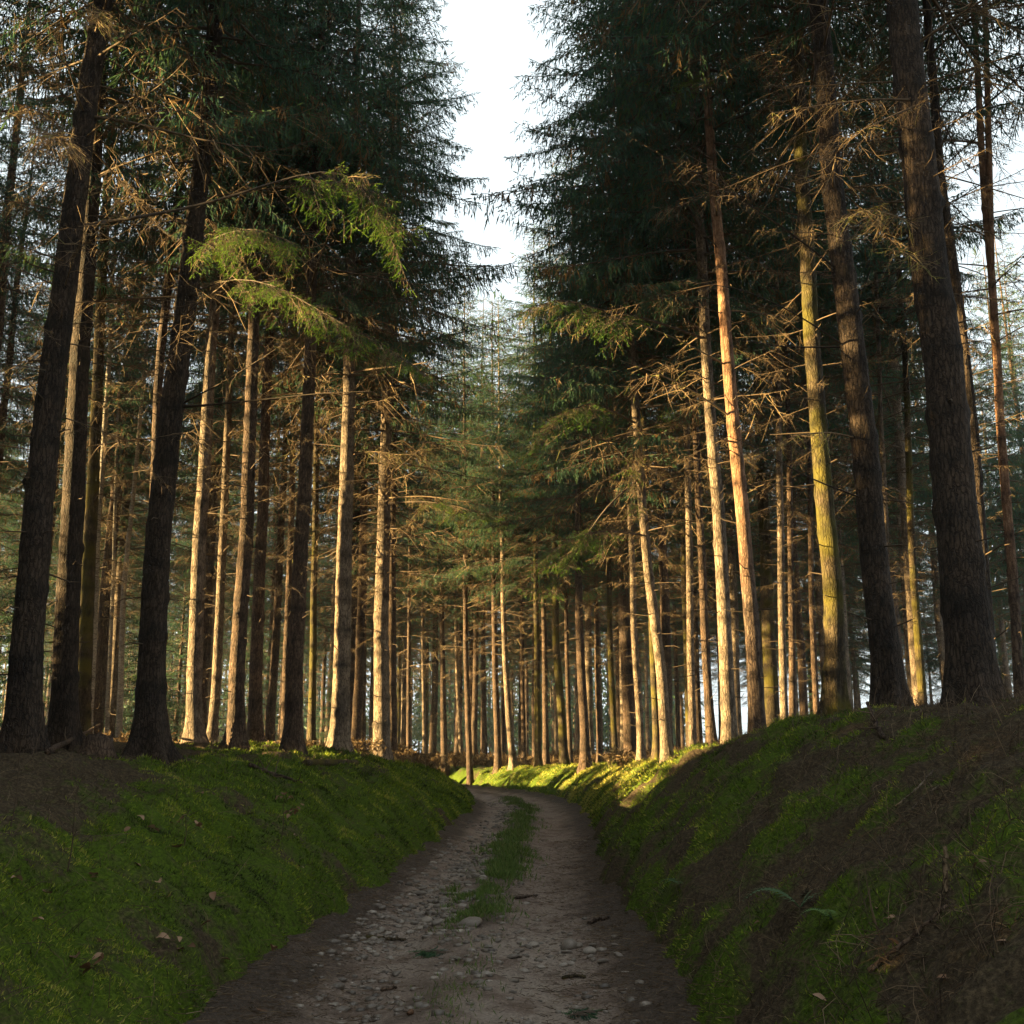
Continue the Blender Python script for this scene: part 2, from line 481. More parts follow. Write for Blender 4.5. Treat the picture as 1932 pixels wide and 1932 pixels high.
tag(o, 'sunken dirt track with stony worn wheel ruts', 'path', kind='structure')

# places the low sun reaches in the photograph: no crown may stand in their way
LIT_PX = [(900,1040,44),(985,1000,46),(1000,900,44),(945,960,48),(880,980,42),(1070,990,40),(1000,800,42),(930,860,46),(1385,800,16),(1392,900,16),(1405,1050,16),(1345,850,19),(1366,1128,19),(1376,1300,19),(1376,1390,19),(1224,1077,22),(1240,1200,22),(1255,1380,22),(1205,870,21.5),
          (645,1277,22),(653,977,22),(641,1380,22),(719,1195,26),(725,900,26),(721,1390,26),(421,977,27),(408,1300,27),(600,800,27),(650,430,11.5),(540,380,11.5),(460,480,12.5),(600,600,12),(740,720,12),
          (1150,1480,29),(1200,1455,28),(1550,950,13.5),(1560,1080,13.5),(1525,840,13),(1895,811,17),(1915,1161,17),(1471,910,24),(1478,1300,24),(1200,1200,29),(1040,1110,21),(1050,800,21),
          (870,990,25),(800,860,25),(1108,1300,36),(880,1250,47),(800,1350,52),(1600,205,9),(185,1000,26),(395,677,20),(130,150,10.5),(1325,140,15),(1900,650,17),(700,1440,26)]
for a0, b0, a1, b1, d_ in [(641,1410,646,1250,22),(646,1250,654,960,22),(654,960,657,860,22),(721,1410,719,1195,26),(719,1195,727,880,26),(445,1400,468,977,20),(468,977,478,700,20),(553,1400,572,977,21),(572,977,585,650,21),(398,1400,421,977,27),(421,977,432,700,27),
                           (1378,1400,1366,1128,19),(1366,1128,1345,820,19),(1411,1120,1390,850,16),(1390,850,1368,600,16),(1257,1420,1234,1161,22),(1234,1161,1208,920,22),(1105,1525,1230,1440,28.5),(1075,1490,1160,1465,31),(1475,1380,1471,910,24),(1560,1130,1535,780,13.5),
                           (1140,960,1030,1125,21.2),(1120,755,1010,835,20.6),(1205,820,1198,950,20.8),(420,440,535,450,12.2),(430,520,600,585,12.5),(600,585,782,690,11.8),(540,335,738,450,10.2),(800,945,925,975,24.3),(1060,560,1220,600,17.8),(600,870,560,850,21),(700,850,820,850,20.8)]:
    for f_ in (0.0, 0.25, 0.5, 0.75):
        LIT_PX.append((a0 + (a1 - a0) * f_, b0 + (b1 - b0) * f_, d_))
LIT = [at(a_, b_, d_) for a_, b_, d_ in LIT_PX]
S_h = np.array([S.x, S.y]) / math.hypot(S.x, S.y); S_t = math.tan(SUN_EL)
def blocked_heights(x, y, rad):
    """heights at which light meant for those places passes a stem at (x, y)"""
    out = []
    for P in LIT:
        v = np.array([x, y]) - P[:2]
        al = v @ S_h
        if al < 1.2: continue
        off = abs(v[0] * S_h[1] - v[1] * S_h[0])
        if off < rad: out.append(P[2] + al * S_t)
    return out
_LP = np.array(LIT); S_v = np.array([S.x, S.y, S.z])
def shades(c0, yaw, L_, rad=0.42, n=0):
    """would a bough from c0 stand in the way of that light"""
    dv = np.array([math.cos(yaw), math.sin(yaw), -0.12])
    for f in (0.2, 0.55, 0.9):
        v = c0 + dv * L_ * f - np.array([0, 0, 0.12]) - _LP
        al = v @ S_v
        off = np.linalg.norm(v - al[:, None] * S_v[None], axis=1)
        if np.any((al > 0.9) & (off < rad)): return True
    return False

# ------------------------------------------------------------------ tree pieces
def stem_default(L_, droop=0.22, up=0.10, n=9, r=None):
    s = np.linspace(0, 1, n)
    z = L_ * (up * s - droop * s ** 1.8 + 0.55 * droop * s ** 4)
    y = (r.normal() * 0.05 * L_) * s ** 2
    return np.stack([L_ * s, y, z], 1)

def live_bough(P, r, spacing=0.075, hang=1.0, dead=0.12, lbmax=0.8, needles=False, start=0.2, tonebase=0.3, width=0.021, stemr=None, step=0.05):
    """a spruce bough on stem polyline P: side branchlets with hanging needle shoots -> MB"""
    mb = MB()
    seg = np.linalg.norm(np.diff(P, axis=0), axis=1); cum = np.concatenate([[0], np.cumsum(seg)]); Lt = cum[-1]
    r0 = stemr or 0.010 + 0.006 * Lt
    V, F = tubes(P[None], (r0 * (1 - 0.85 * cum / Lt))[None], 4)
    mb.add(V, F, 1, 0.3)
    n = max(4, int((1 - start) * Lt / spacing))
    bl = []; sp = []; sd = []; sl = []; st = []
    for i in range(n):
        s = start + (1 - start) * (i + r.random() * 0.6) / n
        d = s * Lt
        base = np.array([np.interp(d, cum, P[:, k]) for k in range(3)])
        ahead = np.array([np.interp(min(d + 0.1, Lt), cum, P[:, k]) for k in range(3)]) - np.array([np.interp(max(d - 0.1, 0), cum, P[:, k]) for k in range(3)])
        ahead = ahead / (np.linalg.norm(ahead) + 1e-9)
        side = np.cross(ahead, [0, 0, 1.0]); side /= (np.linalg.norm(side) + 1e-9)
        sg = 1 if i % 2 else -1
        a = R(r.uniform(42, 68))
        lb = min(lbmax, 0.42 * Lt) * (0.22 + 0.95 * (1 - s) ** 0.7) * r.uniform(0.6, 1.15)
        dirb = ahead * math.cos(a) + side * sg * math.sin(a)
        t = np.linspace(0, 1, 5)[:, None]
        B = base + dirb * lb * t + np.array([0, 0, -1.0]) * (0.30 * hang + 0.15 * r.random()) * lb * t ** 1.6
        bl.append(B)
        isdead = r.random() < dead
        m = max(2, int(lb / step))
        for j in range(m):
            tt = (j + 0.5 + 0.5 * r.random()) / m
            q = base + dirb * lb * tt + np.array([0, 0, -1.0]) * (0.30 * hang + 0.07) * lb * tt ** 1.6
            k = 1 if r.random() < 0.6 else 2
            for _ in range(k):
                if r.random() < 0.62:
                    dd = np.array([r.normal() * 0.22, r.normal() * 0.22, -1.0]) + dirb * 0.35
                    ln = r.uniform(0.07, 0.27) * (0.55 + 0.45 * hang) * min(1, 0.5 + lb)
                else:
                    pside = np.cross(dirb, [0, 0, 1.0])
                    dd = dirb * 0.7 + pside * (1 if r.random() < 0.5 else -1) * 0.8 + np.array([0, 0, r.uniform(-0.5, 0.15)])
                    ln = r.uniform(0.05, 0.13)
                sp.append(q); sd.append(dd); sl.append(ln)
                st.append(r.uniform(0.87, 1.0) if isdead or r.random() < dead * 0.5 else min(0.80, max(0.0, tonebase + r.normal() * 0.14 + 0.15 * (tt - 0.5))))
        sp.append(B[-1]); sd.append(dirb + np.array([0, 0, -0.3])); sl.append(r.uniform(0.06, 0.12)); st.append(0.95 if isdead else min(0.8, tonebase + 0.2))
    sp.append(P[-1]); sd.append(P[-1] - P[-2]); sl.append(0.16); st.append(min(0.8, tonebase + 0.2))
    B = np.array(bl)
    V, F = tubes(B, np.linspace(0.006, 0.002, 5)[None].repeat(len(B), 0), 3)
    mb.add(V, F, 1, 0.4)
    sp = np.array(sp); sd = unit(np.array(sd)); sl = np.array(sl); st = np.array(st)
    if not needles:
        V, F = kites(sp, sd, sl, np.full(len(sl), width))
        mb.add(V, F, 0, np.tile(st, 2))
    else:
        V, F = kites(sp, sd, sl, np.full(len(sl), 0.011))
        mb.add(V, F, 0, np.tile(np.clip(st - 0.08 * (st < 0.84), 0, 1), 2))
        cnt = np.maximum(8, (sl / 0.0045).astype(int))
        cnt = np.where(st > 0.84, 2, cnt)
        idx = np.repeat(np.arange(len(sp)), cnt)
        f = r.random(len(idx))
        b = sp[idx] + sd[idx] * (sl[idx] * f)[:, None]
        rad = unit(np.cross(sd[idx], r.normal(size=(len(idx), 3))))
        nd = unit(sd[idx] * 0.75 + rad * 0.8)
        ln = r.uniform(0.014, 0.024, len(idx))
        w = unit(np.cross(nd, r.normal(size=(len(idx), 3)))) * 0.0022
        V = np.stack([b - w, b + w, b + nd * ln[:, None]], 1).reshape(-1, 3)
        mb.add(V, np.arange(len(V)).reshape(-1, 3), 0, np.clip(st[idx] + r.normal(size=len(idx)) * 0.04, 0, 1))
    return mb

def dead_bough(P, r, spacing=0.07, tw=1.0, curl=1.0, start=0.25, tone=0.55, fine=True, stemr=None, thick=1.0):
    """bare bough: stem, drooping curled twigs and finer twiglets"""
    mb = MB()
    seg = np.linalg.norm(np.diff(P, axis=0), axis=1); cum = np.concatenate([[0], np.cumsum(seg)]); Lt = cum[-1]
    r0 = stemr or 0.005 + 0.0045 * Lt
    V, F = tubes(P[None], (r0 * (1 - 0.8 * cum / Lt))[None], 4)
    mb.add(V, F, 0, tone - 0.15)
    n = max(2, int((1 - start) * Lt / spacing))
    tws = []; sub = []; tt_ = []; st_ = []
    for i in range(n):
        s = start + (1 - start) * r.random()
        d = s * Lt
        base = np.array([np.interp(d, cum, P[:, k]) for k in range(3)])
        ah = P[-1] - P[0]; ah = ah / np.linalg.norm(ah)
        side = np.cross(ah, [0, 0, 1.0]); side /= (np.linalg.norm(side) + 1e-9)
        sg = 1 if r.random() < 0.5 else -1
        lt = tw * r.uniform(0.12, 0.52) * (0.55 + 0.5 * (1 - s))
        dr = ah * r.uniform(0.1, 0.9) + side * sg * r.uniform(0.3, 1.0) + np.array([0, 0, r.uniform(-0.6, 0.25)])
        dr = dr / np.linalg.norm(dr)
        t = np.linspace(0, 1, 6)[:, None]
        sag = r.uniform(0.2, 0.75); cu = r.uniform(0, 0.5) * curl
        B = base + dr * lt * t + np.array([0, 0, -1.0]) * lt * (sag * t ** 1.6) + (ah * 0.4 + np.array([0, 0, 0.7])) * lt * cu * t ** 3
        B = B + np.cumsum(r.normal(size=(6, 3)) * lt * 0.02, 0)
        tws.append(B); tt_.append(np.clip(tone + r.normal() * 0.2, 0, 1))
        if fine:
            for _ in range(r.integers(1, 4)):
                k = r.integers(1, 5)
                d2 = r.normal(size=3) * 0.5 + np.array([0, 0, -0.5]) + dr * 0.4
                d2 = d2 / np.linalg.norm(d2)
                l2 = lt * r.uniform(0.2, 0.5)
                t2 = np.linspace(0, 1, 4)[:, None]
                sub.append(B[k] + d2 * l2 * t2 + np.array([0, 0, 0.5 * cu]) * l2 * t2 ** 2); st_.append(np.clip(tone + r.normal() * 0.2, 0, 1))
    T = np.array(tws)
    V, F = tubes(T, thick * np.linspace(0.0036, 0.0014, 6)[None].repeat(len(T), 0), 3)
    mb.add(V, F, 0, np.repeat(tt_, 15))
    if sub:
        T = np.array(sub)
        V, F = tubes(T, thick * np.linspace(0.0027, 0.0013, 4)[None].repeat(len(T), 0), 3)
        mb.add(V, F, 0, np.repeat(st_, 9))
    return mb

class Proto:
    def __init__(s, mb, length):
        s.V = np.concatenate(mb.V); s.F = np.concatenate(mb.Q); s.m = np.concatenate(mb.qm); s.t = np.concatenate(mb.qt); s.L = length

def place(mb, pr, M, t, dt=0.0):
    tone = pr.t
    if dt: tone = np.where((pr.m == 0) & (pr.t < 0.84), np.clip(pr.t + dt, 0, 0.8), pr.t)
    mb.add(pr.V @ M.T + t, pr.F, pr.m, tone)
    if getattr(pr, 'T', None) is not None and len(pr.T):
        mb.T.append(pr.T + mb.n - len(pr.V)); mb.tm.append(np.zeros(len(pr.T), int))
        mb.tt.append(np.where(pr.tt < 0.84, np.clip(pr.tt + dt, 0, 0.8), pr.tt))

def rot(yaw, pitch, sc, roll=0.0):
    return np.array(Matrix.Rotation(yaw, 3, 'Z') @ Matrix.Rotation(-pitch, 3, 'Y') @ Matrix.Rotation(roll, 3, 'X')) * sc

LIVE = []
for k, (L_, hang) in enumerate([(0.6, 0.4), (0.6, 0.5), (1.3, 0.8), (1.3, 1.0), (2.1, 1.1), (2.1, 1.2), (3.0, 1.2), (3.0, 1.3)]):
    LIVE.append(Proto(live_bough(stem_default(L_, 0.25, 0.12, r=rng), rng, 0.075 if L_ > 1 else 0.055, hang, dead=0.10 if L_ > 1.5 else 0.03, tonebase=0.28), L_))
DEAD = []
for k, L_ in enumerate([0.9, 1.3, 1.7, 2.1, 2.5]):
    for q in range(2):
        DEAD.append(Proto(dead_bough(stem_default(L_, rng.uniform(0.05, 0.3), rng.uniform(0.0, 0.12), r=rng), rng, 0.05, 1.0), L_))
DEADF = [Proto(dead_bough(stem_default(L_, rng.uniform(0.05, 0.3), 0.05, r=rng), rng, 0.09, 1.1, fine=(k % 2 == 0), thick=1.35), L_) for k, L_ in enumerate([1.0, 1.4, 1.8, 2.2])]

def make_crown(Ht, hb, rmax, r, whorl=0.42, per=5, lo_sparse=True, axis_fn=None, org=None, tap=0.85):
    mb = MB()
    z = hb
    while z < Ht - 0.25:
        u = (z - hb) / (Ht - hb)
        env = rmax * (1 - u) ** tap * (0.6 + 0.4 * min(1, u / 0.12)) + 0.22
        n = per if u > 0.1 or not lo_sparse else max(2, per - 2)
        y0 = r.uniform(0, 6.28)
        for k in range(n):
            L_ = env * r.uniform(0.5, 1.32)
            pr = min(LIVE, key=lambda q: abs(math.log(q.L / L_)) + 0.08 * r.random())
            yaw = y0 + k * 6.283 / n + r.normal() * 0.25
            pit = R(-14 + 42 * u + r.normal() * 7)
            zz = z + r.uniform(-0.12, 0.22)
            c0 = np.array([0, 0, zz]) if axis_fn is None else axis_fn(zz)
            if org is not None and shades(org + c0, yaw, L_): continue
            place(mb, pr, rot(yaw, pit, L_ / pr.L, r.normal() * 0.12), c0, r.normal() * 0.07)
        z += whorl * r.uniform(0.85, 1.2)
    # leader
    c0 = np.array([0, 0, Ht - 0.5]) if axis_fn is None else axis_fn(Ht - 0.5)
    V, F = kites(np.repeat(c0[None], 10, 0) + np.array([0, 0, 1]) * r.random((10, 1)) * 0.5, np.concatenate([r.normal(size=(10, 2)) * 0.4, np.ones((10, 1))], 1), np.full(10, 0.3), np.full(10, 0.04))
    mb.add(V, F, 0, 0.5)
    return mb

def make_dead(z0, z1, r, axis_fn=None, whorl=0.5, per=4, protos=None, lmin=0.9, lmax=2.3, org=None):
    protos = protos or DEAD
    mb = MB(); z = z0
    while z < z1:
        u = (z - z0) / max(0.1, z1 - z0)
        n = max(1, int(round(per * (0.55 + 0.6 * u) + r.normal() * 0.6)))
        y0 = r.uniform(0, 6.28)
        for k in range(n):
            L_ = (lmin + (lmax - lmin) * min(1, u * 1.4)) * r.uniform(0.45, 1.15)
            pr = protos[r.integers(len(protos))]
            yaw = y0 + k * 6.283 / n + r.normal() * 0.3
            zz = z + r.normal() * 0.05
            c0 = np.array([0, 0, zz]) if axis_fn is None else axis_fn(zz)
            if org is not None and shades(org + c0, yaw, L_, 0.24): continue
            place(mb, pr, rot(yaw, R(r.uniform(-14, 14)), L_ / pr.L * 1.0, r.normal() * 0.2), c0)
        z += whorl * r.uniform(0.7, 1.3)
    return mb

def make_trunk(axis_pts, rbh, r, nseg=18, flare=0.5, whorl=0.5, step=0.14, z_whorl0=1.2, bulge=0.045, top_r=0.02, lobes=5, scars=True):
    """axis_pts: (n,3) polyline rising from the base in local coordinates"""
    zt = axis_pts[:, 2]
    z = np.concatenate([np.arange(zt[0], zt[0] + 1.0, 0.07), np.arange(zt[0] + 1.0, min(12.0, zt[-1]), step), np.arange(12.0, zt[-1], 0.6), [zt[-1]]]) if zt[-1] > 12 else np.arange(zt[0], zt[-1], step)
    X = np.interp(z, zt, axis_pts[:, 0]); Y = np.interp(z, zt, axis_pts[:, 1])
    k = 9
    def sm(a):
        kk = np.hanning(k + 2)[1:-1]; kk /= kk.sum()
        lin = np.linspace(a[0], a[-1], len(a))
        return lin + np.convolve(np.pad(a - lin, k // 2, mode='edge'), kk, mode='valid')
    X = sm(X); Y = sm(Y)
    X = X + (vnoise(z * 0.8, z * 0 + r.random() * 50, 3) - 0.5) * 0.03
    ht = zt[-1]
    base = rbh * ((1 - np.clip(z, 0, ht) / (ht * 1.02)) ** 0.8) / ((1 - 1.3 / ht) ** 0.8) + top_r * 0.3
    base = base * (1 + 1.15 * flare * np.exp(-np.clip(z, 0, None) / 0.30))
    th = np.arange(nseg) * 2 * math.pi / nseg
    ph = r.uniform(0, 6.28)
    Rr = base[:, None] * (1 + 0.26 * flare * 2 * np.exp(-np.clip(z, 0, None) / 0.34)[:, None] * np.cos(lobes * th + ph)[None])
    Rr = Rr * (1 + 0.05 * (vnoise(z[:, None] * 1.1 + th[None] * 0, th[None] * 1.2 + z[:, None] * 0, int(r.integers(1000))) - 0.5))
    Rr = Rr * (1 + 0.07 * (vnoise(z[:, None] * 9, th[None] * 4.0 + z[:, None] * 0, int(r.integers(1000))) - 0.5))
    scar = np.zeros_like(Rr)
    if scars:
        zw = z_whorl0 * r.uniform(0.5, 1)
        while zw < min(ht, 14):
            g_ = np.exp(-((z - zw) / 0.07) ** 2)[:, None]
            str_ = r.uniform(0.3, 1.0) ** 0.7
            Rr = Rr * (1 + bulge * str_ * g_)
            scar = np.maximum(scar, 0.95 * str_ * g_ * (0.35 + 0.65 * vnoise(th[None] * 2.2 + zw * 9, z[:, None] * 0 + zw, 8)))
            for q in range(r.integers(2, 5)):
                a0 = r.uniform(0, 6.28)
                zz = zw + r.normal() * 0.05
                da = (th[None] - a0 + math.pi) % (2 * math.pi) - math.pi
                kn = np.exp(-((z[:, None] - zz) / 0.05) ** 2 - (da / 0.28) ** 2)
                Rr = Rr * (1 + 0.14 * kn); scar = np.maximum(scar, kn)
            zw += whorl * r.uniform(0.6, 1.4)
    V = np.stack([X[:, None] + Rr * np.cos(th), Y[:, None] + Rr * np.sin(th), z[:, None] + 0 * th], -1).reshape(-1, 3)
    i = np.arange(len(z) * nseg).reshape(len(z), nseg); nx = np.roll(i, -1, 1)
    F = np.stack([i[:-1], nx[:-1], nx[1:], i[1:]], -1).reshape(-1, 4)
    mb = MB(); mb.add(V, F, 0, 0.5, np.clip(scar, 0, 1).ravel())
    return mb

# ------------------------------------------------------------------ tree kinds shared by the wood behind
HT = 22.0
TRUNKS = []
for k in range(6):
    r = np.random.default_rng(100 + k)
    n = 12; z = np.linspace(-0.25, HT, n)
    wx = np.cumsum(r.normal(size=n)) * 0.035; wy = np.cumsum(r.normal(size=n)) * 0.035
    pts = np.stack([wx - wx[0], wy - wy[0], z], 1)
    TRUNKS.append(make_trunk(pts, 0.15 + 0.012 * k, r, 12, 0.75, step=0.25).mesh('trunk', [BARKS[[0, 1, 0, 2, 0, 0][k]]], True, True))
CROWNS = []
for k in range(6):
    r = np.random.default_rng(200 + k)
    hb = [9.5, 8.5, 10.5, 9.0, 7.5, 8.0][k]
    CROWNS.append(make_crown(HT + 0.3, hb, [2.3, 2.6, 2.2, 2.5, 2.9, 2.7][k], r).mesh('crown', [M_needle, M_limb]))
LOWERS = []
for k in range(6):
    r = np.random.default_rng(300 + k)
    LOWERS.append(make_dead(2.2 + 0.5 * (k % 3), 9.8, r, protos=DEADF, whorl=0.5, per=4).mesh('lower_crown', [M_twig]))
YOUNG_C = []; YOUNG_T = []
for k in range(3):
    r = np.random.default_rng(400 + k)
    hh = [8.0, 10.0, 6.0][k]
    YOUNG_C.append(make_crown(hh, 0.5, [1.7, 2.1, 1.5][k], r, 0.36, 6, False).mesh('crown', [M_needle, M_limb]))
    YOUNG_T.append(make_trunk(np.array([[0, 0, -0.2], [0.03, 0, hh * 0.5], [0, 0, hh]]), 0.09, r, 10, 0.3, scars=False, step=0.3).mesh('trunk', [M_bark]))

taken = []                                                     # (x, y) of every stem so far

# ------------------------------------------------------------------ the trees one can tell apart
# label, depth, width in px at breast height, centre line in px from the base up, bark, options
HERO = [
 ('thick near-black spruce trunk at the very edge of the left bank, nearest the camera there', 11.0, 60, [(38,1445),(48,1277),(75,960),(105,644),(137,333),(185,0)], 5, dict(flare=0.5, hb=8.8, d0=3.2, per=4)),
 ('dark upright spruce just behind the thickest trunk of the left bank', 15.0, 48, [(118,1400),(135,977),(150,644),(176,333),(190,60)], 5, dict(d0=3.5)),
 ('slim dark greenish spruce squeezed beside the second trunk on the left', 21.0, 28, [(154,1385),(173,977),(190,644),(205,333)], 2, dict()),
 ('very thin pale birch-like stem with its sunlit edge, between two dark left trunks', 26.0, 15, [(168,1372),(174,1277),(187,977),(207,711),(222,400)], 4, dict(lean=1, birch=1)),
 ('pencil-thin pale birch stem, slimmest of the left group', 30.0, 8, [(205,1372),(217,977),(223,744),(230,450)], 4, dict(birch=1)),
 ('thin pale birch stem leaning right toward the dark flared trunk', 28.0, 11, [(226,1380),(235,1110),(263,811),(285,560)], 4, dict(birch=1)),
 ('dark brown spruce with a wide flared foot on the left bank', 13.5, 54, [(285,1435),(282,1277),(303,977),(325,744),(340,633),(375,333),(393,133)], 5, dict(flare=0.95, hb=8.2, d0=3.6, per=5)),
 ('reddish spruce stem half hidden behind the flared dark trunk', 20.0, 22, [(283,1400),(287,1100),(300,744),(320,520),(342,333)], 0, dict()),
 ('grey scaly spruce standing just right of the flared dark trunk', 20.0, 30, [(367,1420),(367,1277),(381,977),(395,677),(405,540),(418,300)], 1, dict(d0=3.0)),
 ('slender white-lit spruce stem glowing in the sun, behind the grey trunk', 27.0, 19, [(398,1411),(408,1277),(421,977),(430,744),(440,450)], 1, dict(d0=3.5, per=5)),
 ('dark ringed spruce, first of the even row along the left bank top', 20.0, 31, [(445,1430),(448,1277),(468,977),(475,744),(485,480)], 0, dict(d0=3.0, per=4)),
 ('dark slim spruce standing tight beside the first ringed trunk of the row', 23.0, 26, [(481,1415),(483,1277),(495,977),(502,811),(512,560)], 0, dict(d0=3.0)),
 ('straight olive brown spruce in the middle of the row on the left bank', 20.2, 32, [(553,1433),(557,1244),(572,977),(581,744),(590,500)], 0, dict(d0=3.0, per=5)),
 ('reddish thin spruce peeping out behind the olive brown row trunk', 30.0, 15, [(536,1420),(540,1244),(550,977),(556,700)], 0, dict(d0=4.0)),
 ('thin yellow-lit stem between the olive brown trunk and the gold-lit pair', 27.0, 14, [(588,1421),(593,1110),(600,744),(606,480)], 2, dict(d0=4.0)),
 ('stout spruce with gold-lit left side and dark right side near the bank end', 22.0, 35, [(641,1425),(645,1277),(653,977),(657,850),(662,520)], 1, dict(flare=0.5, d0=3.2, per=6, lmax=2.8, rmax=2.9, tap=0.5)),
 ('bright gold-lit spruce closest to the bend on the left bank', 26.0, 32, [(721,1417),(719,1195),(725,977),(727,878),(733,560)], 1, dict(flare=0.4, d0=3.0, per=7, lmax=3.0, hb=7.5, rmax=2.9, tap=0.5)),
 ('dark brown spruce touching the right side of the bright gold-lit trunk', 28.5, 19, [(741,1410),(738,1195),(741,977),(744,700)], 0, dict(d0=3.6)),
 ('dark distant stem in the gap left of the bright gold-lit trunk', 42.0, 13, [(684,1408),(686,1200),(690,900)], 0, dict()),
 ('skinny dark stem just right of the gold-lit pair', 48.0, 9, [(772,1418),(772,1200),(774,950)], 0, dict()),
 ('very thin sunlit stem left of the path head', 52.0, 8, [(803,1438),(798,1262),(796,1000)], 1, dict()),
 ('dark middle-distance spruce straight above the left bank tip', 50.0, 13, [(839,1448),(834,1228),(832,950)], 0, dict()),
 ('thin stem leaning left beside the sunlit stem behind the bend', 52.0, 8, [(872,1448),(862,1262),(856,1000)], 1, dict()),
 ('slim orange-lit spruce standing above the bend of the track', 47.0, 12, [(888,1450),(879,1228),(877,1044),(876,850)], 0, dict()),
 ('dull brown spruce a step behind the orange-lit stem at the bend', 60.0, 11, [(915,1438),(912,1228),(911,950)], 0, dict()),
 ('dark straight spruce at the bend, next left of the leaning one', 46.0, 13, [(941,1456),(933,1228),(930,900)], 0, dict()),
 ('grey brown spruce leaning left over the bend of the track', 45.0, 13, [(972,1456),(960,1361),(952,1228),(947,1000)], 1, dict()),
 ('reddish slim stem just right of the leaning trunk at the bend', 52.0, 9, [(989,1448),(985,1228),(982,950)], 0, dict()),
 ('dark green-tinged spruce, left one of the close pair at the bend', 44.0, 13, [(1015,1455),(1013,1228),(1010,950)], 2, dict()),
 ('dark spruce, right one of the close pair at the bend', 46.0, 12, [(1030,1454),(1027,1228),(1024,950)], 0, dict()),
 ('mossy spruce bending slightly left above the far track bank', 42.0, 16, [(1067,1456),(1060,1361),(1049,1228),(1046,950)], 2, dict()),
 ('black slim stem right behind the mossy bending trunk', 47.0, 9, [(1076,1452),(1069,1228),(1066,950)], 0, dict()),
 ('smooth reddish grey spruce, stoutest of the trunks above the far bank', 36.0, 18, [(1107,1451),(1094,1228),(1092,1128),(1090,900)], 0, dict()),
 ('thin dark stem between the stout reddish grey and the olive trunk', 48.0, 10, [(1132,1440),(1126,1228),(1122,950)], 0, dict()),
 ('olive yellow mossy stem on the far bank left of the sunlit curved pair', 37.0, 12, [(1162,1448),(1151,1228),(1147,950)], 2, dict()),
 ('slim amber-lit spruce with bare side twigs, left of the brightest curved trunk', 29.0, 13, [(1212,1440),(1196,1195),(1190,1000)], 1, dict(d0=2.6)),
 ('brightly sunlit curved spruce rising from the head of the right bank', 22.0, 21, [(1259,1433),(1247,1261),(1234,1161),(1224,1077),(1211,944),(1200,780)], 1, dict(flare=0.35, d0=3.6, per=6, hb=6.4, rmax=3.1, tap=0.5)),
 ('olive shaded stem pressed against the sunlit curved trunk', 25.0, 14, [(1242,1430),(1232,1228),(1222,1000)], 2, dict()),
 ('pale lit slim spruce, left of two sisters above the right bank', 24.0, 15, [(1308,1411),(1301,1228),(1300,1110),(1296,850)], 1, dict(d0=3)),
 ('brown lit slim spruce, right of two sisters above the right bank', 22.0, 16, [(1345,1411),(1328,1195),(1318,950)], 0, dict(d0=3)),
 ('tall spruce lit white along its left edge on the right bank', 19.0, 28, [(1376,1408),(1366,1128),(1358,977),(1348,878),(1338,744),(1331,644),(1320,450)], 1, dict(flare=0.3, d0=4.0, rmax=3.7, hb=8.0, tap=0.45)),
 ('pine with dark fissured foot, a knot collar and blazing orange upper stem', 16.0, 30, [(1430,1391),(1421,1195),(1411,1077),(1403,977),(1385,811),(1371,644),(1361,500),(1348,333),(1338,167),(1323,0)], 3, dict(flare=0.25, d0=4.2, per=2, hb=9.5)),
 ('amber-lit slim stem, left of a close pair behind the orange pine', 24.0, 15, [(1478,1385),(1475,1128),(1471,910),(1466,650)], 1, dict(d0=3.5)),
 ('red brown slim stem, right of a close pair behind the orange pine', 26.0, 13, [(1494,1383),(1492,1128),(1489,850)], 0, dict(d0=3.5)),
 ('dull thin stem left of the mossy yellow-sided trunk', 29.0, 12, [(1541,1371),(1531,1128),(1526,850)], 0, dict()),
 ('spruce with yellow-green mossy left side standing on the right bank', 13.5, 38, [(1576,1375),(1570,1195),(1565,1110),(1553,977),(1540,811),(1531,677),(1520,500),(1510,333),(1498,100)], 2, dict(flare=0.5, d0=3.4, per=3)),
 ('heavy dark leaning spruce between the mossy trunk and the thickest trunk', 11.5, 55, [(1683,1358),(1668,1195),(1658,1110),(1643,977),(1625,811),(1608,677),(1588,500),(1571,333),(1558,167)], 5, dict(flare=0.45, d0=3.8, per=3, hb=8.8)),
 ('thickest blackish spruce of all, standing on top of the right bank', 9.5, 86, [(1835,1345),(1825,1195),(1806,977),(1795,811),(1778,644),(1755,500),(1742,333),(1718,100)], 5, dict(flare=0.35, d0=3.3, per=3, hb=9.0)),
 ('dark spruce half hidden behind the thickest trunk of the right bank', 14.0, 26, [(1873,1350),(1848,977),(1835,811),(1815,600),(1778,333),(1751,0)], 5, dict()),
 ('thin spruce covered in yellow-green moss, between the two heaviest dark trunks', 24.0, 16, [(1743,1358),(1728,1161),(1718,977),(1708,700)], 2, dict()),
 ('slim pink-lit stem seen beside the heavy leaning trunk', 24.0, 11, [(1690,1370),(1678,1100),(1665,777),(1655,520)], 1, dict()),
 ('sunlit pine at the far right whose stem splits into twin leaders', 17.0, 19, [(1921,1355),(1915,1161),(1906,977),(1895,811),(1885,644),(1871,500),(1858,333),(1845,167),(1835,0)], 3, dict(flare=0.25, d0=3.6, per=2, hb=10.5, twin=[(1871,500),(1866,300),(1863,167),(1858,0)])),
]
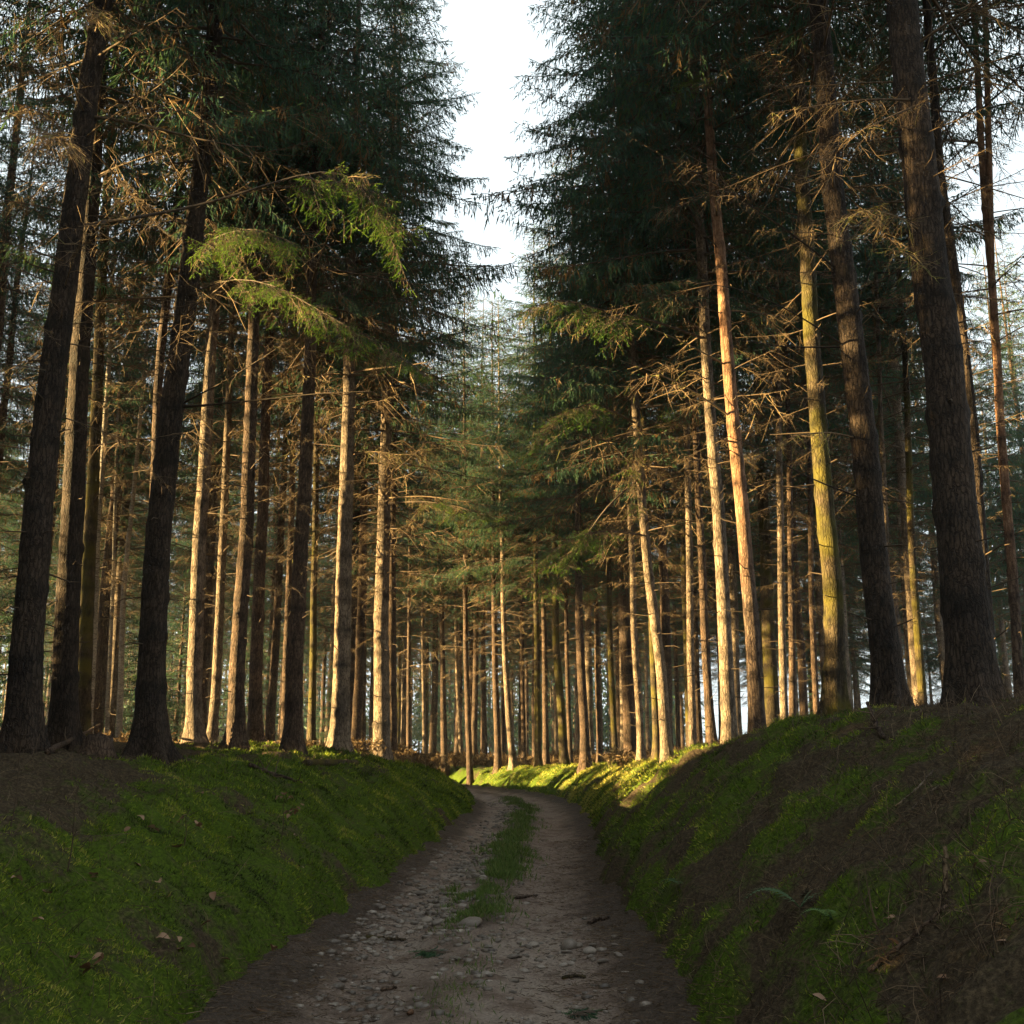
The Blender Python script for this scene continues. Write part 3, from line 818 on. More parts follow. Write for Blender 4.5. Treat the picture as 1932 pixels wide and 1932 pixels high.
def stubs(mb, r, ax, rad, z1):
    z = 0.9; B = []; Rr = []
    while z < z1 + 3:
        for _ in range(r.integers(1, 4)):
            a = r.uniform(0, 6.28); l = 0.05 + 0.4 * r.random() ** 2
            d_ = np.array([math.cos(a), math.sin(a), r.uniform(-0.25, 0.35)])
            c = ax(z + r.normal() * 0.06) + d_ * rad * 0.8
            B.append(np.stack([c, c + d_ * (0.1 + l * 0.6), c + d_ * (0.1 + l) + np.array([0, 0, r.normal() * 0.05])])); q = r.uniform(0.005, 0.011); Rr.append([q, q * 0.8, q * 0.4])
        z += r.uniform(0.3, 0.6)
    V, F = tubes(np.array(B), np.array(Rr), 4); mb.add(V, F, 0, 0.25)
    return mb
hero_axis = []
ALLB = [M_bark, M_bark_grey, M_bark_moss, M_bark_pine, M_bark_birch, M_bark_shaded]
hero_roots = []
for hi, (label, d, wpx, pts, bk, o) in enumerate(HERO):
    r = np.random.default_rng(1000 + hi)
    W = np.array([at(px, py, d) for px, py in pts])
    bx = W[0, 0]; bz = h1(bx, d)
    name = 'birch_tree' if o.get('birch') else ('pine_tree' if bk == 3 else 'spruce_tree')
    root = tag(empty(name, (bx, d, bz)), label, name.replace('_tree', ''), 'trunks lining the track')
    loc = W - np.array([bx, d, bz]); loc[0] = (0, 0, -0.25)
    keep = [0]
    for i in range(1, len(loc)):
        if loc[i, 2] > loc[keep[-1], 2] + 0.3: keep.append(i)
    loc = loc[keep]
    # wobble in depth, then carry on upwards
    loc[1:, 1] += np.cumsum(r.normal(size=len(loc) - 1)) * 0.04
    zt = loc[-1, 2]; Ht = (r.uniform(20, 24) if not o.get('birch') else 15)
    sl = (loc[-1, 0] - loc[0, 0]) / max(1, zt - loc[0, 2])
    ext = [zt + 2, zt + 5, Ht] if zt + 5 < Ht else [zt + 2, Ht + 2]
    for j, ze in enumerate(ext):
        loc = np.vstack([loc, [loc[-1, 0] + sl * (ze - loc[-1, 2]) * (0.7 if j == 0 else 0.25), loc[-1, 1], ze]])
    Ht = loc[-1, 2]
    rbh = 0.92 * wpx / FPX * d * 0.976 / 2
    near = d < 31
    tr = make_trunk(loc, rbh, r, 22 if d < 18 else 14, o.get('flare', 0.55), z_whorl0=1.0 if bk not in (3, 4) else 4.0, step=0.10 if near else 0.25, scars=bk != 4, bulge=0.05)
    if bk == 3 and not o.get('twin'):                          # swollen knot collar low on the pine
        pass
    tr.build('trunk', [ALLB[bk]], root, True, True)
    if o.get('twin'):
        T2 = np.array([at(px, py, d) for px, py in o['twin']]) - np.array([bx, d, bz])
        T2 = np.vstack([T2, [T2[-1, 0], 0.1, T2[-1, 2] + 9]])
        V, F = tubes(T2[None], np.array([[0.05, 0.055, 0.05, 0.045, 0.012]]), 10)
        m2 = MB(); m2.add(V, F, 0, 0.5); m2.build('twin_stem', [ALLB[bk]], root, True, True)
    ax = (lambda z, a=loc: np.array([np.interp(z, a[:, 2], a[:, 0]), np.interp(z, a[:, 2], a[:, 1]), z]))
    hb = o.get('hb', r.uniform(8.6, 10.2) if d < 33 else r.uniform(7.0, 8.5))
    if name == 'birch_tree':
        hb = 8; Ht = 14
    rm = o.get('rmax', r.uniform(2.2, 2.9) if d < 33 else r.uniform(2.6, 3.3))
    if d < 33 or rm != 0:
        if near:
            make_crown(Ht + 0.2, hb, rm * (0.5 if name == 'birch_tree' else 1), r, axis_fn=ax, org=np.array([bx, d, bz]), tap=o.get('tap', 0.85)).build('crown', [M_needle, M_limb], root)
        else:
            c = link('crown', CROWNS[hi % 6], root); c.location = (*ax(10)[:2], bz * 0); c.scale = (rm / 2.6,) * 2 + (Ht / HT,)
    if near:
        stubs(make_dead(o.get('d0', 3.2), hb + 0.8, r, ax, 0.46, o.get('per', 3.6), DEAD, lmax=o.get('lmax', 2.3), org=np.array([bx, d, bz])), r, ax, rbh, o.get('d0', 3.2)).build('lower_crown', [M_twig], root)
    else:
        c = link('lower_crown', LOWERS[hi % 6], root); c.location = (*ax(6)[:2], 0)
    taken.append((bx, d)); hero_axis.append((root, ax, bx, d, bz)); hero_roots.append(root)

# ------------------------------------------------------------------ the wood behind and around
def copy_tree(kind, x, y, parts, sc, rz, label, cat, group):
    root = tag(empty(kind, (x, y, h1(x, min(max(y, -29), 219)) - 0.03), rz), label, cat, group)
    root.scale = sc
    for nm, me in parts:
        link(nm, me, root)
    taken.append((x, y))
    return root

def clear(x, y, dmin):
    return all((x - a) ** 2 + (y - b) ** 2 > dmin * dmin for a, b in taken)

def in_view(x, y, margin=1.0): return y > 0 and abs(x) < 0.470 * y + margin

def seen_gap(x, y):
    """keep the sight lines to the trunks in front open: far stems may stand anywhere off the path"""
    u = float(lateral(np.array([x]), np.array([y]))[0])
    return abs(u) > 2.6

n_far = 0
def fill(n, xr, yr, dmin, label, group, sc=(0.85, 1.15), test=None, cr=None, gap=False):
    global n_far
    made = 0
    for _ in range(n * 30):
        if made >= n: break
        x = rnd.uniform(*xr); y = rnd.uniform(*yr)
        if not seen_gap(x, y) or not clear(x, y, dmin): continue
        if test and not test(x, y): continue
        if gap and (any(h > 9.5 for h in blocked_heights(x, y, 1.7)) or blocked_heights(x, y, 0.3)): continue
        k = rnd.randrange(6); q = rnd.randrange(6) if cr is None else rnd.choice(cr)
        s = rnd.uniform(*sc); w = s * rnd.uniform(0.85, 1.2)
        copy_tree('spruce_tree', x, y, [('trunk', TRUNKS[k]), ('crown', CROWNS[q]), ('lower_crown', LOWERS[rnd.randrange(6)])],
                  (w, w, s), rnd.uniform(0, 6.28), label, 'spruce', group)
        made += 1; n_far += 1

fill(24, (-20, -4), (26, 46), 2.5, 'background spruce standing in the crowd behind the left bank row', 'spruces behind the left bank row', test=lambda x, y: in_view(x, y, 1.5) and x < -0.06 * y - 1.5, gap=True)
fill(20, (4, 22), (22, 46), 2.6, 'background spruce standing in the crowd behind the right bank trunks', 'spruces behind the right bank trunks', test=lambda x, y: in_view(x, y, 1.5) and x < 0.37 * y)
fill(30, (12, 56), (56, 112), 3.4, 'thin far spruce in the open wood behind the right bank', 'far spruces behind the right bank', test=lambda x, y: in_view(x, y) and x > 0.14 * y, sc=(0.7, 1.0))
fill(72, (-45, 45), (44, 78), 3.2, 'distant slim spruce in the wood beyond the bend', 'distant spruces beyond the bend', test=in_view, cr=[1, 3, 4, 5], gap=True)
fill(44, (-60, 55), (78, 112), 4.2, 'farthest thin spruce deep in the dark wood', 'farthest spruces of the wood', test=lambda x, y: in_view(x, y) and x < 0.25 * y)

def young(x, y, k, s, label, group):
    copy_tree('young_spruce', x, y, [('trunk', YOUNG_T[k]), ('crown', YOUNG_C[k])], (s, s, s), rnd.uniform(0, 6.28), label, 'spruce', group)
for (px, d, k, s) in [(215, 33, 0, 0.8), (262, 36, 2, 0.9), (180, 40, 1, 0.7), (20, 30, 0, 0.8), (330, 42, 0, 0.9), (470, 50, 1, 0.8), (640, 56, 0, 0.9), (1540, 52, 0, 0.8)]:
    p_ = at(px, 1400, d)
    if clear(p_[0], d, 0.8):
        young(p_[0], d, k, s, 'bushy young spruce with green boughs near the ground between the trunks', 'young spruces in the understorey')

# unseen wood left of the picture and behind the camera, mostly added for shade
SHADE_C = []
for k in range(2):
    r = np.random.default_rng(260 + k)
    SHADE_C.append(make_crown(25.0, 11.0, 2.9, r, 0.38, 7, False).mesh('crown', [M_needle, M_limb]))
for (x, y) in [(-8.6, 2.2), (-9.4, 4.6), (-8.8, 6.9), (-9.9, 8.9), (-9.2, 11.2), (-10.4, 13.3), (-11.4, 15.8), (-12.3, 18.4), (-12.0, 5.6), (-12.8, 10.2), (-13.4, 13.6), (-15.0, 18.0), (-13.9, 21.2), (-8.4, -0.5)]:  # row of blockers added out of view to keep upper boughs in shade
    y = next((y + k for k in (0, 0.5, -0.5, 0.9, -0.9, 1.3, -1.3, 1.7) if not blocked_heights(x, y + k, 0.42)), y)
    root = copy_tree('spruce_tree', x, y, [('trunk', TRUNKS[rnd.randrange(6)]), ('crown', SHADE_C[rnd.randrange(2)])], (0.9, 0.9, 0.84 if y < 6 or 8.5 < y < 12 else (0.9 if y < 8.5 else 1.0)), rnd.uniform(0, 6.28), 'unseen tall spruce with a dense crown added to shade the wood', 'spruce', 'tall spruces added for shade')
made = 0
for _ in range(4000):  # band of unseen dense crowns added to shade the upper wood
    if made >= 34: break
    x = rnd.uniform(-34, -7); y = rnd.uniform(-4, 32)
    if in_view(x, y, 2.6) or not clear(x, y, 2.7): continue
    if any(h > 11.3 + h1(x, max(y, -29)) for h in blocked_heights(x, y, 2.3)) or blocked_heights(x, y, 0.38): continue
    copy_tree('spruce_tree', x, y, [('trunk', TRUNKS[made % 6]), ('crown', SHADE_C[made % 2]), ('lower_crown', LOWERS[made % 6])], (1, 1, rnd.uniform(1.0, 1.1)), rnd.uniform(0, 6.28), 'unseen tall spruce with a dense crown added to shade the wood', 'spruce', 'tall spruces added for shade')
    made += 1
print('shade trees', made)
for (x, y, hgt) in [(-6.3, 3.2, 4.8), (-6.4, 4.5, 4.9), (-6.5, 5.7, 4.8), (-6.4, 1.8, 4.8), (-7.0, 8.2, 4.9), (-7.1, 9.3, 4.9), (-7.7, 10.8, 5.0), (-6.9, 7.0, 4.8), (-8.4, 11.75, 5.6), (-9.4, 11.6, 5.8), (-10.9, 11.4, 6.0), (-8.2, 3, 6), (-8.4, 5.4, 6), (-8.6, 7.6, 6.2), (-9.0, 9.6, 6), (-9.8, 11.6, 6.5), (-10.8, 13.4, 6), (-8.0, 0.6, 6), (-8.4, -2, 6.5), (-11.5, 4.2, 7.5), (-12, 7, 8), (-12, 9.6, 8),
                    (-12.6, 12, 7.5), (-13.2, 15.4, 6), (-11.6, 1.4, 8), (-12, -2, 8), (-14.5, 3, 8), (-15.5, 6, 8), (-15, 9, 8.5), (-16, 12, 8), (-16, 14.5, 7), (-15.2, 17.6, 6), (-18, 9, 9), (-18, 5, 9), (-19, 13, 8), (-10.5, -5, 8), (-14, -6, 9)]:  # thicket added out of view to shade the foreground, kept below the sunlit lines
    k = rnd.randrange(3); bh = blocked_heights(x, y, 1.2)
    gz = h1(x, max(y, -29))
    if bh: hgt = min(hgt, min(bh) - gz - 0.5)
    if hgt < 2.5: continue
    sc_ = hgt / [8.0, 10.0, 6.0][k]
    root = copy_tree('young_spruce', x, y, [('trunk', YOUNG_T[k]), ('crown', YOUNG_C[k])], (1.05 * 1.8 / [1.7, 2.1, 1.5][k],) * 2 + (sc_,), rnd.uniform(0, 6.28), 'dense young spruce added out of view to shade the near ground', 'spruce', 'young spruces of the added shading thicket')
for (x, y, hgt) in [(-8.3, 12.9, 12.5), (-7.9, 10.5, 12.5), (-7.4, 7.85, 11.0), (-9.6, 10.35, 13.0), (-9.9, 7.6, 12.0), (-8.7, 9.72, 9.6), (-10.9, 9.42, 10.0)]:  # narrow blockers added out of view so single near trunks stay dark
    copy_tree('young_spruce', x, y, [('trunk', YOUNG_T[1]), ('crown', YOUNG_C[1])], (0.52, 0.52, hgt / 10.0), rnd.uniform(0, 6.28), 'slim tall young spruce added out of view to shade near trunks', 'spruce', 'slim young spruces of the added shading thicket')
made = 0
for _ in range(2000):  # unseen trees added to darken trunks beyond the bend
    if made >= 6: break
    x = rnd.uniform(-46, -18); y = rnd.uniform(33, 62)
    if in_view(x, y, 1.5) or not clear(x, y, 2.4) or blocked_heights(x, y, 0.38): continue
    copy_tree('spruce_tree', x, y, [('trunk', TRUNKS[made % 6]), ('crown', SHADE_C[made % 2])], (1, 1, rnd.uniform(0.6, 0.75)), rnd.uniform(0, 6.28), 'spruce with low dense boughs added out of view to shade far trunks', 'spruce', 'low-branched spruces added to shade the far trunks')
    made += 1
fill(14, (-40, -8), (-8, 34), 3.2, 'spruce of the wood beside the track', 'spruces beside the track', test=lambda x, y: not in_view(x, y, 2), gap=True)
fill(10, (-14, 14), (-22, -4), 3.5, 'unseen spruce added behind the camera to darken the foreground', 'spruces added behind the camera')  # put in behind the camera to cut sky light on the foreground
fill(10, (7, 20), (-4, 20), 3.2, 'spruce of the wood beside the track', 'spruces beside the track', test=lambda x, y: not in_view(x, y, 1.5))
print('trees', n_far + len(HERO))

# ------------------------------------------------------------------ far wood that reads as one mass
mb = MB()
r = np.random.default_rng(55)
def wood_mass(n, xr, yr, test):
    k = 0; P = []; top = []
    while k < n:
        x = r.uniform(*xr); y = r.uniform(*yr)
        if not test(x, y): continue
        P.append((x, y, h1(x, min(y, 219)))); k += 1
    P = np.array(P); hh = r.uniform(17, 23, n); rr = r.uniform(0.10, 0.18, n)
    T = np.stack([P + np.array([0, 0, -0.2]), P + np.stack([r.normal(size=n) * 0.2, np.zeros(n), hh * 0.5], 1), P + np.stack([r.normal(size=n) * 0.4, np.zeros(n), hh], 1)], 1)
    V, F = tubes(T, np.stack([rr * 1.2, rr * 0.8, rr * 0.1], 1), 6)
    mb.add(V, F, 1, r.uniform(0, 1, n).repeat(12))
    nl = 230
    idx = np.repeat(np.arange(n), nl)
    u = r.random(len(idx)) ** 1.25
    z = np.where(r.random(len(idx)) < 0.3, r.random(len(idx)) * 0.3, 0.16 + 0.84 * u) * hh[idx]
    rad = (1 - u) * 2.6 * np.sqrt(r.random(len(idx))) + 0.1
    a = r.uniform(0, 6.28, len(idx))
    Q = P[idx] + np.stack([rad * np.cos(a), rad * np.sin(a), z], 1)
    D = np.stack([np.cos(a) * 0.7, np.sin(a) * 0.7, r.normal(size=len(idx)) * 0.3 - 0.6], 1)
    V, F = kites(Q, D, r.uniform(0.5, 1.2, len(idx)), r.uniform(0.12, 0.3, len(idx)))
    mb.add(V, F, 0, np.tile(np.clip(r.normal(size=len(idx)) * 0.15 + 0.3, 0, 0.75), 2))
wood_mass(360, (-76, 60), (116, 190), lambda x, y: abs(x) < 0.5 * y + 3 and x < 0.16 * y)
o = mb.build('far_wood', [M_needle, M_limb])
tag(o, 'far-off spruce wood closing the view between the trunks', 'wood', kind='stuff')

# ------------------------------------------------------------------ boughs that can be told apart
def smooth_line(P, n=14):
    P = np.array(P, float); k = np.linspace(0, len(P) - 1, n)
    out = np.stack([np.interp(k, np.arange(len(P)), P[:, i]) for i in range(3)], 1)
    for _ in range(2):
        out[1:-1] = 0.25 * out[:-2] + 0.5 * out[1:-1] + 0.25 * out[2:]
    return out
NB = []
for k in range(5):
    q = np.random.default_rng(900 + k)
    m_ = live_bough(stem_default(1.0, 0.30, 0.10, r=q), q, 0.085, 1.25, dead=0.14, lbmax=0.36, needles=True, start=0.12, tonebase=0.45, stemr=0.007, step=0.085)
    NB.append(m_)
class ProtoT(Proto):
    def __init__(s, mb):
        s.V = np.concatenate(mb.V); Q = np.concatenate(mb.Q); T = np.concatenate(mb.T) if mb.T else np.zeros((0, 3), int)
        s.F = Q; s.T = T; s.m = np.concatenate(mb.qm); s.t = np.concatenate(mb.qt); s.tt = np.concatenate(mb.tt) if mb.T else np.zeros(0); s.L = 1.0
NB = [ProtoT(m_) for m_ in NB]
DEADN = []
for k in range(3):
    q = np.random.default_rng(950 + k)
    pr = ProtoT(dead_bough(stem_default(0.9, 0.35, 0.05, r=q), q, 0.035, 0.75, 1.0, 0.15, tone=0.75)); pr.m = pr.m * 0 + 2
    DEADN.append(pr)
def hero_bough(hi, pts, kind, label=None, **kw):
    root = hero_roots[hi]
    r = np.random.default_rng(3000 + len(root.children) * 17 + hi)
    P = smooth_line([at(a, b, d) for a, b, d in pts])
    P = P - np.array(root.location)
    if kind == 'live':
        hang = kw.get('hang', 1.2); start = kw.get('start', 0.3); dead = kw.get('dead', 0.15)
        seg = np.linalg.norm(np.diff(P, axis=0), axis=1); cum = np.concatenate([[0], np.cumsum(seg)]); Lt = cum[-1]
        mb = MB()
        V, F = tubes(P[None], (kw.get('stemr', 0.010 + 0.005 * Lt) * (1 - 0.8 * cum / Lt))[None], 5); mb.add(V, F, 1, 0.3)
        n = max(4, int((1 - start) * Lt / kw.get('spacing', 0.045) / 1.5))
        for k in range(n):
            f = start + (1 - start) * (k + r.random()) / n
            c0 = np.array([np.interp(f * Lt, cum, P[:, i]) for i in range(3)])
            c1 = np.array([np.interp(min(f * Lt + 0.1, Lt), cum, P[:, i]) for i in range(3)])
            c2 = np.array([np.interp(max(f * Lt - 0.1, 0), cum, P[:, i]) for i in range(3)])
            yaw = math.atan2(c1[1] - c2[1], c1[0] - c2[0]) + r.choice([-1, 1]) * r.uniform(0.15, 1.25)
            pit = -R(r.uniform(5, 38) * hang)
            sc_ = kw.get('lbmax', 0.7) * r.uniform(0.45, 1.25) * (0.65 + 0.35 * (1 - f) / (1 - start + 1e-6))
            if r.random() < dead:
                place(mb, DEADN[r.integers(len(DEADN))], rot(yaw, pit, sc_ * 1.1, r.normal() * 0.5), c0)
            else:
                place(mb, NB[r.integers(len(NB))], rot(yaw, pit, sc_, r.normal() * 0.3), c0, r.normal() * 0.08 + kw.get('tonebase', 0.45) - 0.45)
        for k in range(2):
            d_ = P[-1] - P[-2]
            place(mb, NB[k], rot(math.atan2(d_[1], d_[0]) + r.normal() * 0.3, math.asin(d_[2] / np.linalg.norm(d_)), 0.45), P[-1] - d_ * 0.5)
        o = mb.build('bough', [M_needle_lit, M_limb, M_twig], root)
    else:
        mb = dead_bough(P, r, **kw); o = mb.build('dead_bough', [M_twig], root)
    if label: o['label'] = label
def hero_index(txt): return [i for i, h in enumerate(HERO) if h[0].startswith(txt)][0]
iL1 = hero_index('thick near-black'); iL5 = hero_index('dark brown spruce with a wide'); iL12 = hero_index('bright gold-lit'); iL11 = hero_index('stout spruce with gold')
iR1 = hero_index('brightly sunlit curved'); iR4 = hero_index('tall spruce lit white'); iR5 = hero_index('pine with dark'); iR7 = hero_index('spruce with yellow-green'); iR8 = hero_index('heavy dark leaning'); iR9 = hero_index('thickest blackish')
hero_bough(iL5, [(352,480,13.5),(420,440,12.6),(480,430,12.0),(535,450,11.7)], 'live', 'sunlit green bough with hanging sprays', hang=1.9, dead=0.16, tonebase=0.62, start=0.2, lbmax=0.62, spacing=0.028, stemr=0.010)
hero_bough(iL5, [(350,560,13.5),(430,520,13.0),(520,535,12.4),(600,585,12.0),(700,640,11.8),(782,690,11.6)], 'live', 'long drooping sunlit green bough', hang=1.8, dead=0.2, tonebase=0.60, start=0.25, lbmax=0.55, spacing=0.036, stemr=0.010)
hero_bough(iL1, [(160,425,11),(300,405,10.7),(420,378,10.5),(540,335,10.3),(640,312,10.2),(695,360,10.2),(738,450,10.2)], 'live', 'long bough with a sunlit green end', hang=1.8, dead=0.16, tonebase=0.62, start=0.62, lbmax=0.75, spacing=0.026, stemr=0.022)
hero_bough(iL12, [(727,760,26),(770,730,25.5),(815,708,25),(842,695,24.6)], 'live', hang=0.7, dead=0.1, tonebase=0.5, start=0.6, lbmax=0.5, spacing=0.05)
hero_bough(iL12, [(725,950,26),(800,945,25),(870,958,24.2),(925,975,23.6)], 'live', 'sunlit bough with curled bare twigs and green ends', hang=1.1, dead=0.35, tonebase=0.5, start=0.35, lbmax=0.8, spacing=0.05)
hero_bough(iL12, [(725,940,26),(800,935,25),(870,945,24.2),(925,955,23.6)], 'dead', tone=0.75, tw=1.4, curl=2.2, spacing=0.03)
hero_bough(iR1, [(1204,850,22),(1220,810,21.4),(1242,790,21)], 'live', 'small bright green bough pointing up', hang=0.8, dead=0.1, tonebase=0.6, start=0.3, lbmax=0.5, spacing=0.04)
hero_bough(iR1, [(1204,845,22),(1196,850,21.2),(1192,890,20.7),(1198,950,20.5)], 'live', 'hanging sunlit bough in front of the stem', hang=1.6, dead=0.55, tonebase=0.6, start=0.2, lbmax=0.6, spacing=0.035)
hero_bough(iR1, [(1208,900,22),(1140,960,21.5),(1075,1060,21),(1030,1125,20.8)], 'live', 'low bough with a bright green drooping end', hang=1.1, dead=0.15, tonebase=0.55, start=0.45, lbmax=0.8, spacing=0.04)
hero_bough(iR1, [(1202,800,22),(1120,755,21),(1055,785,20.5),(1010,835,20.2)], 'live', hang=1.3, dead=0.2, tonebase=0.3, start=0.25, lbmax=0.9, spacing=0.04)
hero_bough(iR1, [(1215,1010,22),(1150,1000,21.4),(1090,1010,20.6),(1040,1040,20.2)], 'live', hang=1.3, dead=0.3, tonebase=0.3, start=0.25, lbmax=0.9, spacing=0.05)
hero_bough(iR4, [(1331,640,19),(1220,600,18.3),(1130,585,17.8),(1060,560,17.4),(995,585,17.2)], 'live', hang=1.4, dead=0.25, tonebase=0.3, start=0.4, lbmax=0.9, spacing=0.04)
hero_bough(iR5, [(1340,170,16),(1318,135,15.2),(1285,175,14.7)], 'live', 'yellow-green drooping bough', hang=1.3, dead=0.3, tonebase=0.6, start=0.3, lbmax=0.6, spacing=0.04)
hero_bough(iR9, [(1752,190,9.6),(1650,186,9.2),(1540,200,8.9),(1455,214,8.7)], 'dead', 'long bare sunlit bough with hanging twigs', tone=0.6, tw=0.8, curl=0.5, spacing=0.03, start=0.15, stemr=0.016, thick=0.62)
hero_bough(iR9, [(1752,190,9.6),(1690,215,9.2),(1620,250,8.9),(1560,268,8.8)], 'dead', tone=0.6, tw=0.8, curl=0.5, spacing=0.04, start=0.15, thick=0.62)
hero_bough(iR9, [(1760,450,9.6),(1690,405,9.2),(1630,395,9.0),(1580,420,8.8)], 'dead', 'bare bough with lichen-green twigs', tone=0.9, tw=0.8, curl=0.9, spacing=0.018, thick=0.6)
hero_bough(iR9, [(1760,520,9.6),(1720,480,9.0),(1680,470,8.8)], 'dead', tone=0.9, tw=0.8, curl=0.9, spacing=0.018, thick=0.6)
hero_bough(iR8, [(1628,830,11.5),(1570,815,11.2),(1500,820,11.0),(1430,860,10.8)], 'dead', 'bare bough with a thick tuft of curled twigs', tone=0.75, tw=0.8, curl=1.2, spacing=0.018, start=0.3)
hero_bough(iR8, [(1595,520,11.5),(1480,430,11.0),(1360,350,10.6),(1230,285,10.3),(1150,230,10.1)], 'dead', tone=0.15, tw=0.7, spacing=0.12, stemr=0.016)
hero_bough(iR8, [(1612,665,11.5),(1500,590,11.0),(1400,545,10.6),(1290,530,10.3)], 'dead', tone=0.15, tw=0.7, spacing=0.12, stemr=0.014)
hero_bough(iR8, [(1590,655,11.5),(1480,655,11.2),(1390,640,10.9)], 'dead', tone=0.15, tw=0.5, spacing=0.15, stemr=0.013)
hero_bough(iR8, [(1640,945,11.5),(1520,900,11.2),(1420,840,10.9),(1350,815,10.8)], 'dead', tone=0.2, tw=0.6, spacing=0.12, stemr=0.012)
hero_bough(iL5, [(346,768,13.5),(470,757,13),(600,742,12.6),(700,738,12.4)], 'dead', tone=0.2, tw=0.7, spacing=0.1, stemr=0.016)
hero_bough(iL5, [(346,760,13.5),(420,722,13),(500,672,12.6),(548,640,12.4)], 'dead', tone=0.3, tw=0.9, curl=1.2, spacing=0.06, stemr=0.016)
hero_bough(iR5, [(1384,790,16),(1300,732,15.6),(1230,700,15.3),(1170,680,15.1)], 'dead', 'mossy yellow bare limb', tone=0.9, tw=0.5, spacing=0.1, stemr=0.02)
hero_bough(iR5, [(1372,690,16),(1280,640,15.5),(1190,605,15.1),(1120,592,14.9)], 'dead', tone=0.8, tw=0.7, spacing=0.08, stemr=0.016)
hero_bough(iR5, [(1390,835,16),(1365,830,15.8),(1340,820,15.6)], 'dead', tone=0.8, tw=0.3, spacing=0.1, stemr=0.02)
hero_bough(iR5, [(1394,850,16),(1412,820,15.9),(1425,780,15.8)], 'dead', tone=0.8, tw=0.3, spacing=0.15, stemr=0.016)
hero_bough(iL1, [(180,60,11),(186,35,10.3),(195,20,9.8)], 'dead', 'bare sunlit twig spray', tone=0.75, tw=0.8, curl=1.2, spacing=0.012)
hero_bough(iL1, [(142,300,11),(105,225,10.5),(60,205,10),(10,215,9.7)], 'dead', tone=0.6, tw=0.9, curl=0.2, spacing=0.014)
hero_bough(iL1, [(140,330,11),(125,270,10.4),(110,250,10),(95,265,9.7)], 'dead', tone=0.6, tw=1.2, curl=0.1, spacing=0.008)
hero_bough(iL1, [(120,590,11),(70,540,10.6),(20,490,10.3)], 'dead', tone=0.5, tw=0.8, curl=1.0, spacing=0.04)
hero_bough(iL11, [(655,900,22),(610,870,21.3),(560,850,20.8)], 'dead', tone=0.8, tw=1.5, curl=1.6, spacing=0.03)
hero_bough(iL11, [(656,860,22),(700,850,21.3),(760,860,20.8),(820,850,20.5)], 'dead', tone=0.8, tw=1.4, curl=1.6, spacing=0.025)
hero_bough(iL12, [(727,870,26),(780,850,25.4),(830,845,25)], 'dead', tone=0.8, tw=1.6, curl=1.3, spacing=0.025)

# ------------------------------------------------------------------ moss, grass and litter (nobody could count them)
def normal(x, y, e=0.05):
    nx = -(H(x + e, y, False) - H(x - e, y, False)) / (2 * e); ny = -(H(x, y + e, False) - H(x, y - e, False)) / (2 * e)
    return unit(np.stack([nx, ny, np.ones_like(nx)], -1))
M_moss = leaf_mat('moss', [(0.0, (0.020, 0.032, 0.005)), (0.40, (0.10, 0.150, 0.010)), (0.76, (0.22, 0.27, 0.018)), (1.0, (0.38, 0.33, 0.07))], 0.25, 0.8)
M_grass = leaf_mat('track_grass', [(0.0, (0.05, 0.085, 0.016)), (0.6, (0.115, 0.175, 0.03)), (1.0, (0.22, 0.19, 0.08))], 0.2, 0.6)
M_straw = leaf_mat('dry_litter', [(0.0, (0.035, 0.022, 0.013)), (0.5, (0.12, 0.075, 0.042)), (1.0, (0.30, 0.215, 0.13))], 0.0, 0.8)
M_brown = leaf_mat('brown_leaves', [(0.0, (0.07, 0.034, 0.017)), (0.5, (0.16, 0.08, 0.042)), (1.0, (0.30, 0.18, 0.11))], 0.15, 0.6)
r = np.random.default_rng(81)
def scatter(n, t0, t1, d0, d1, side):
    """points on a bank: more of them near the camera"""
    d = np.exp(r.uniform(math.log(d0), math.log(d1), n))
    t = r.uniform(t0, t1, n)
    x = cx(d) + side * (HALF + t) * np.sqrt(1 + cslope(d) ** 2)
    k = np.abs(x) < 0.49 * d + 0.6
    return x[k], d[k]
mb = MB()
for side, n, t1, d1 in ((-1, 520000, 5.2, 42), (1, 430000, 4.8, 48)):
    x, y = scatter(n, -0.06, t1, 3.6, d1, side)
    m = moss_mask(x, y)
    k = r.random(len(x)) < m * np.clip(fbm(x * 5, y * 7, 3, 2) * 3.4 - 1.05, 0.03, 1)
    x, y, m = x[k], y[k], m[k]
    P = np.stack([x, y, H(x, y) - 0.004], 1)
    nn = normal(x, y)
    D = nn * 0.8 + r.normal(size=P.shape) * 0.6 + np.array([0, 0, 0.15])
    sc = np.clip(y / 8, 0.6, 3.2) ** 0.7
    L_ = r.uniform(0.016, 0.046, len(x)) * sc
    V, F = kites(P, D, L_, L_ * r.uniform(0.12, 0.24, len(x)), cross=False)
    mb.add(V, F, 0, np.clip(0.42 + 1.7 * (fbm(x * 2.4, y * 2.4, 19, 4) - 0.5) + r.normal(size=len(x)) * 0.20 + (np.interp(y, [21, 25, 26, 31, 33], [0, 0.5, 0.75, 0.75, 0.4]) if side > 0 else 0.0), 0, 1))  # paler moss on the far right bank paints in its sun streak
o = mb.build('moss', [M_moss]); tag(o, 'feathery green moss carpeting both banks of the track', 'moss', kind='stuff')

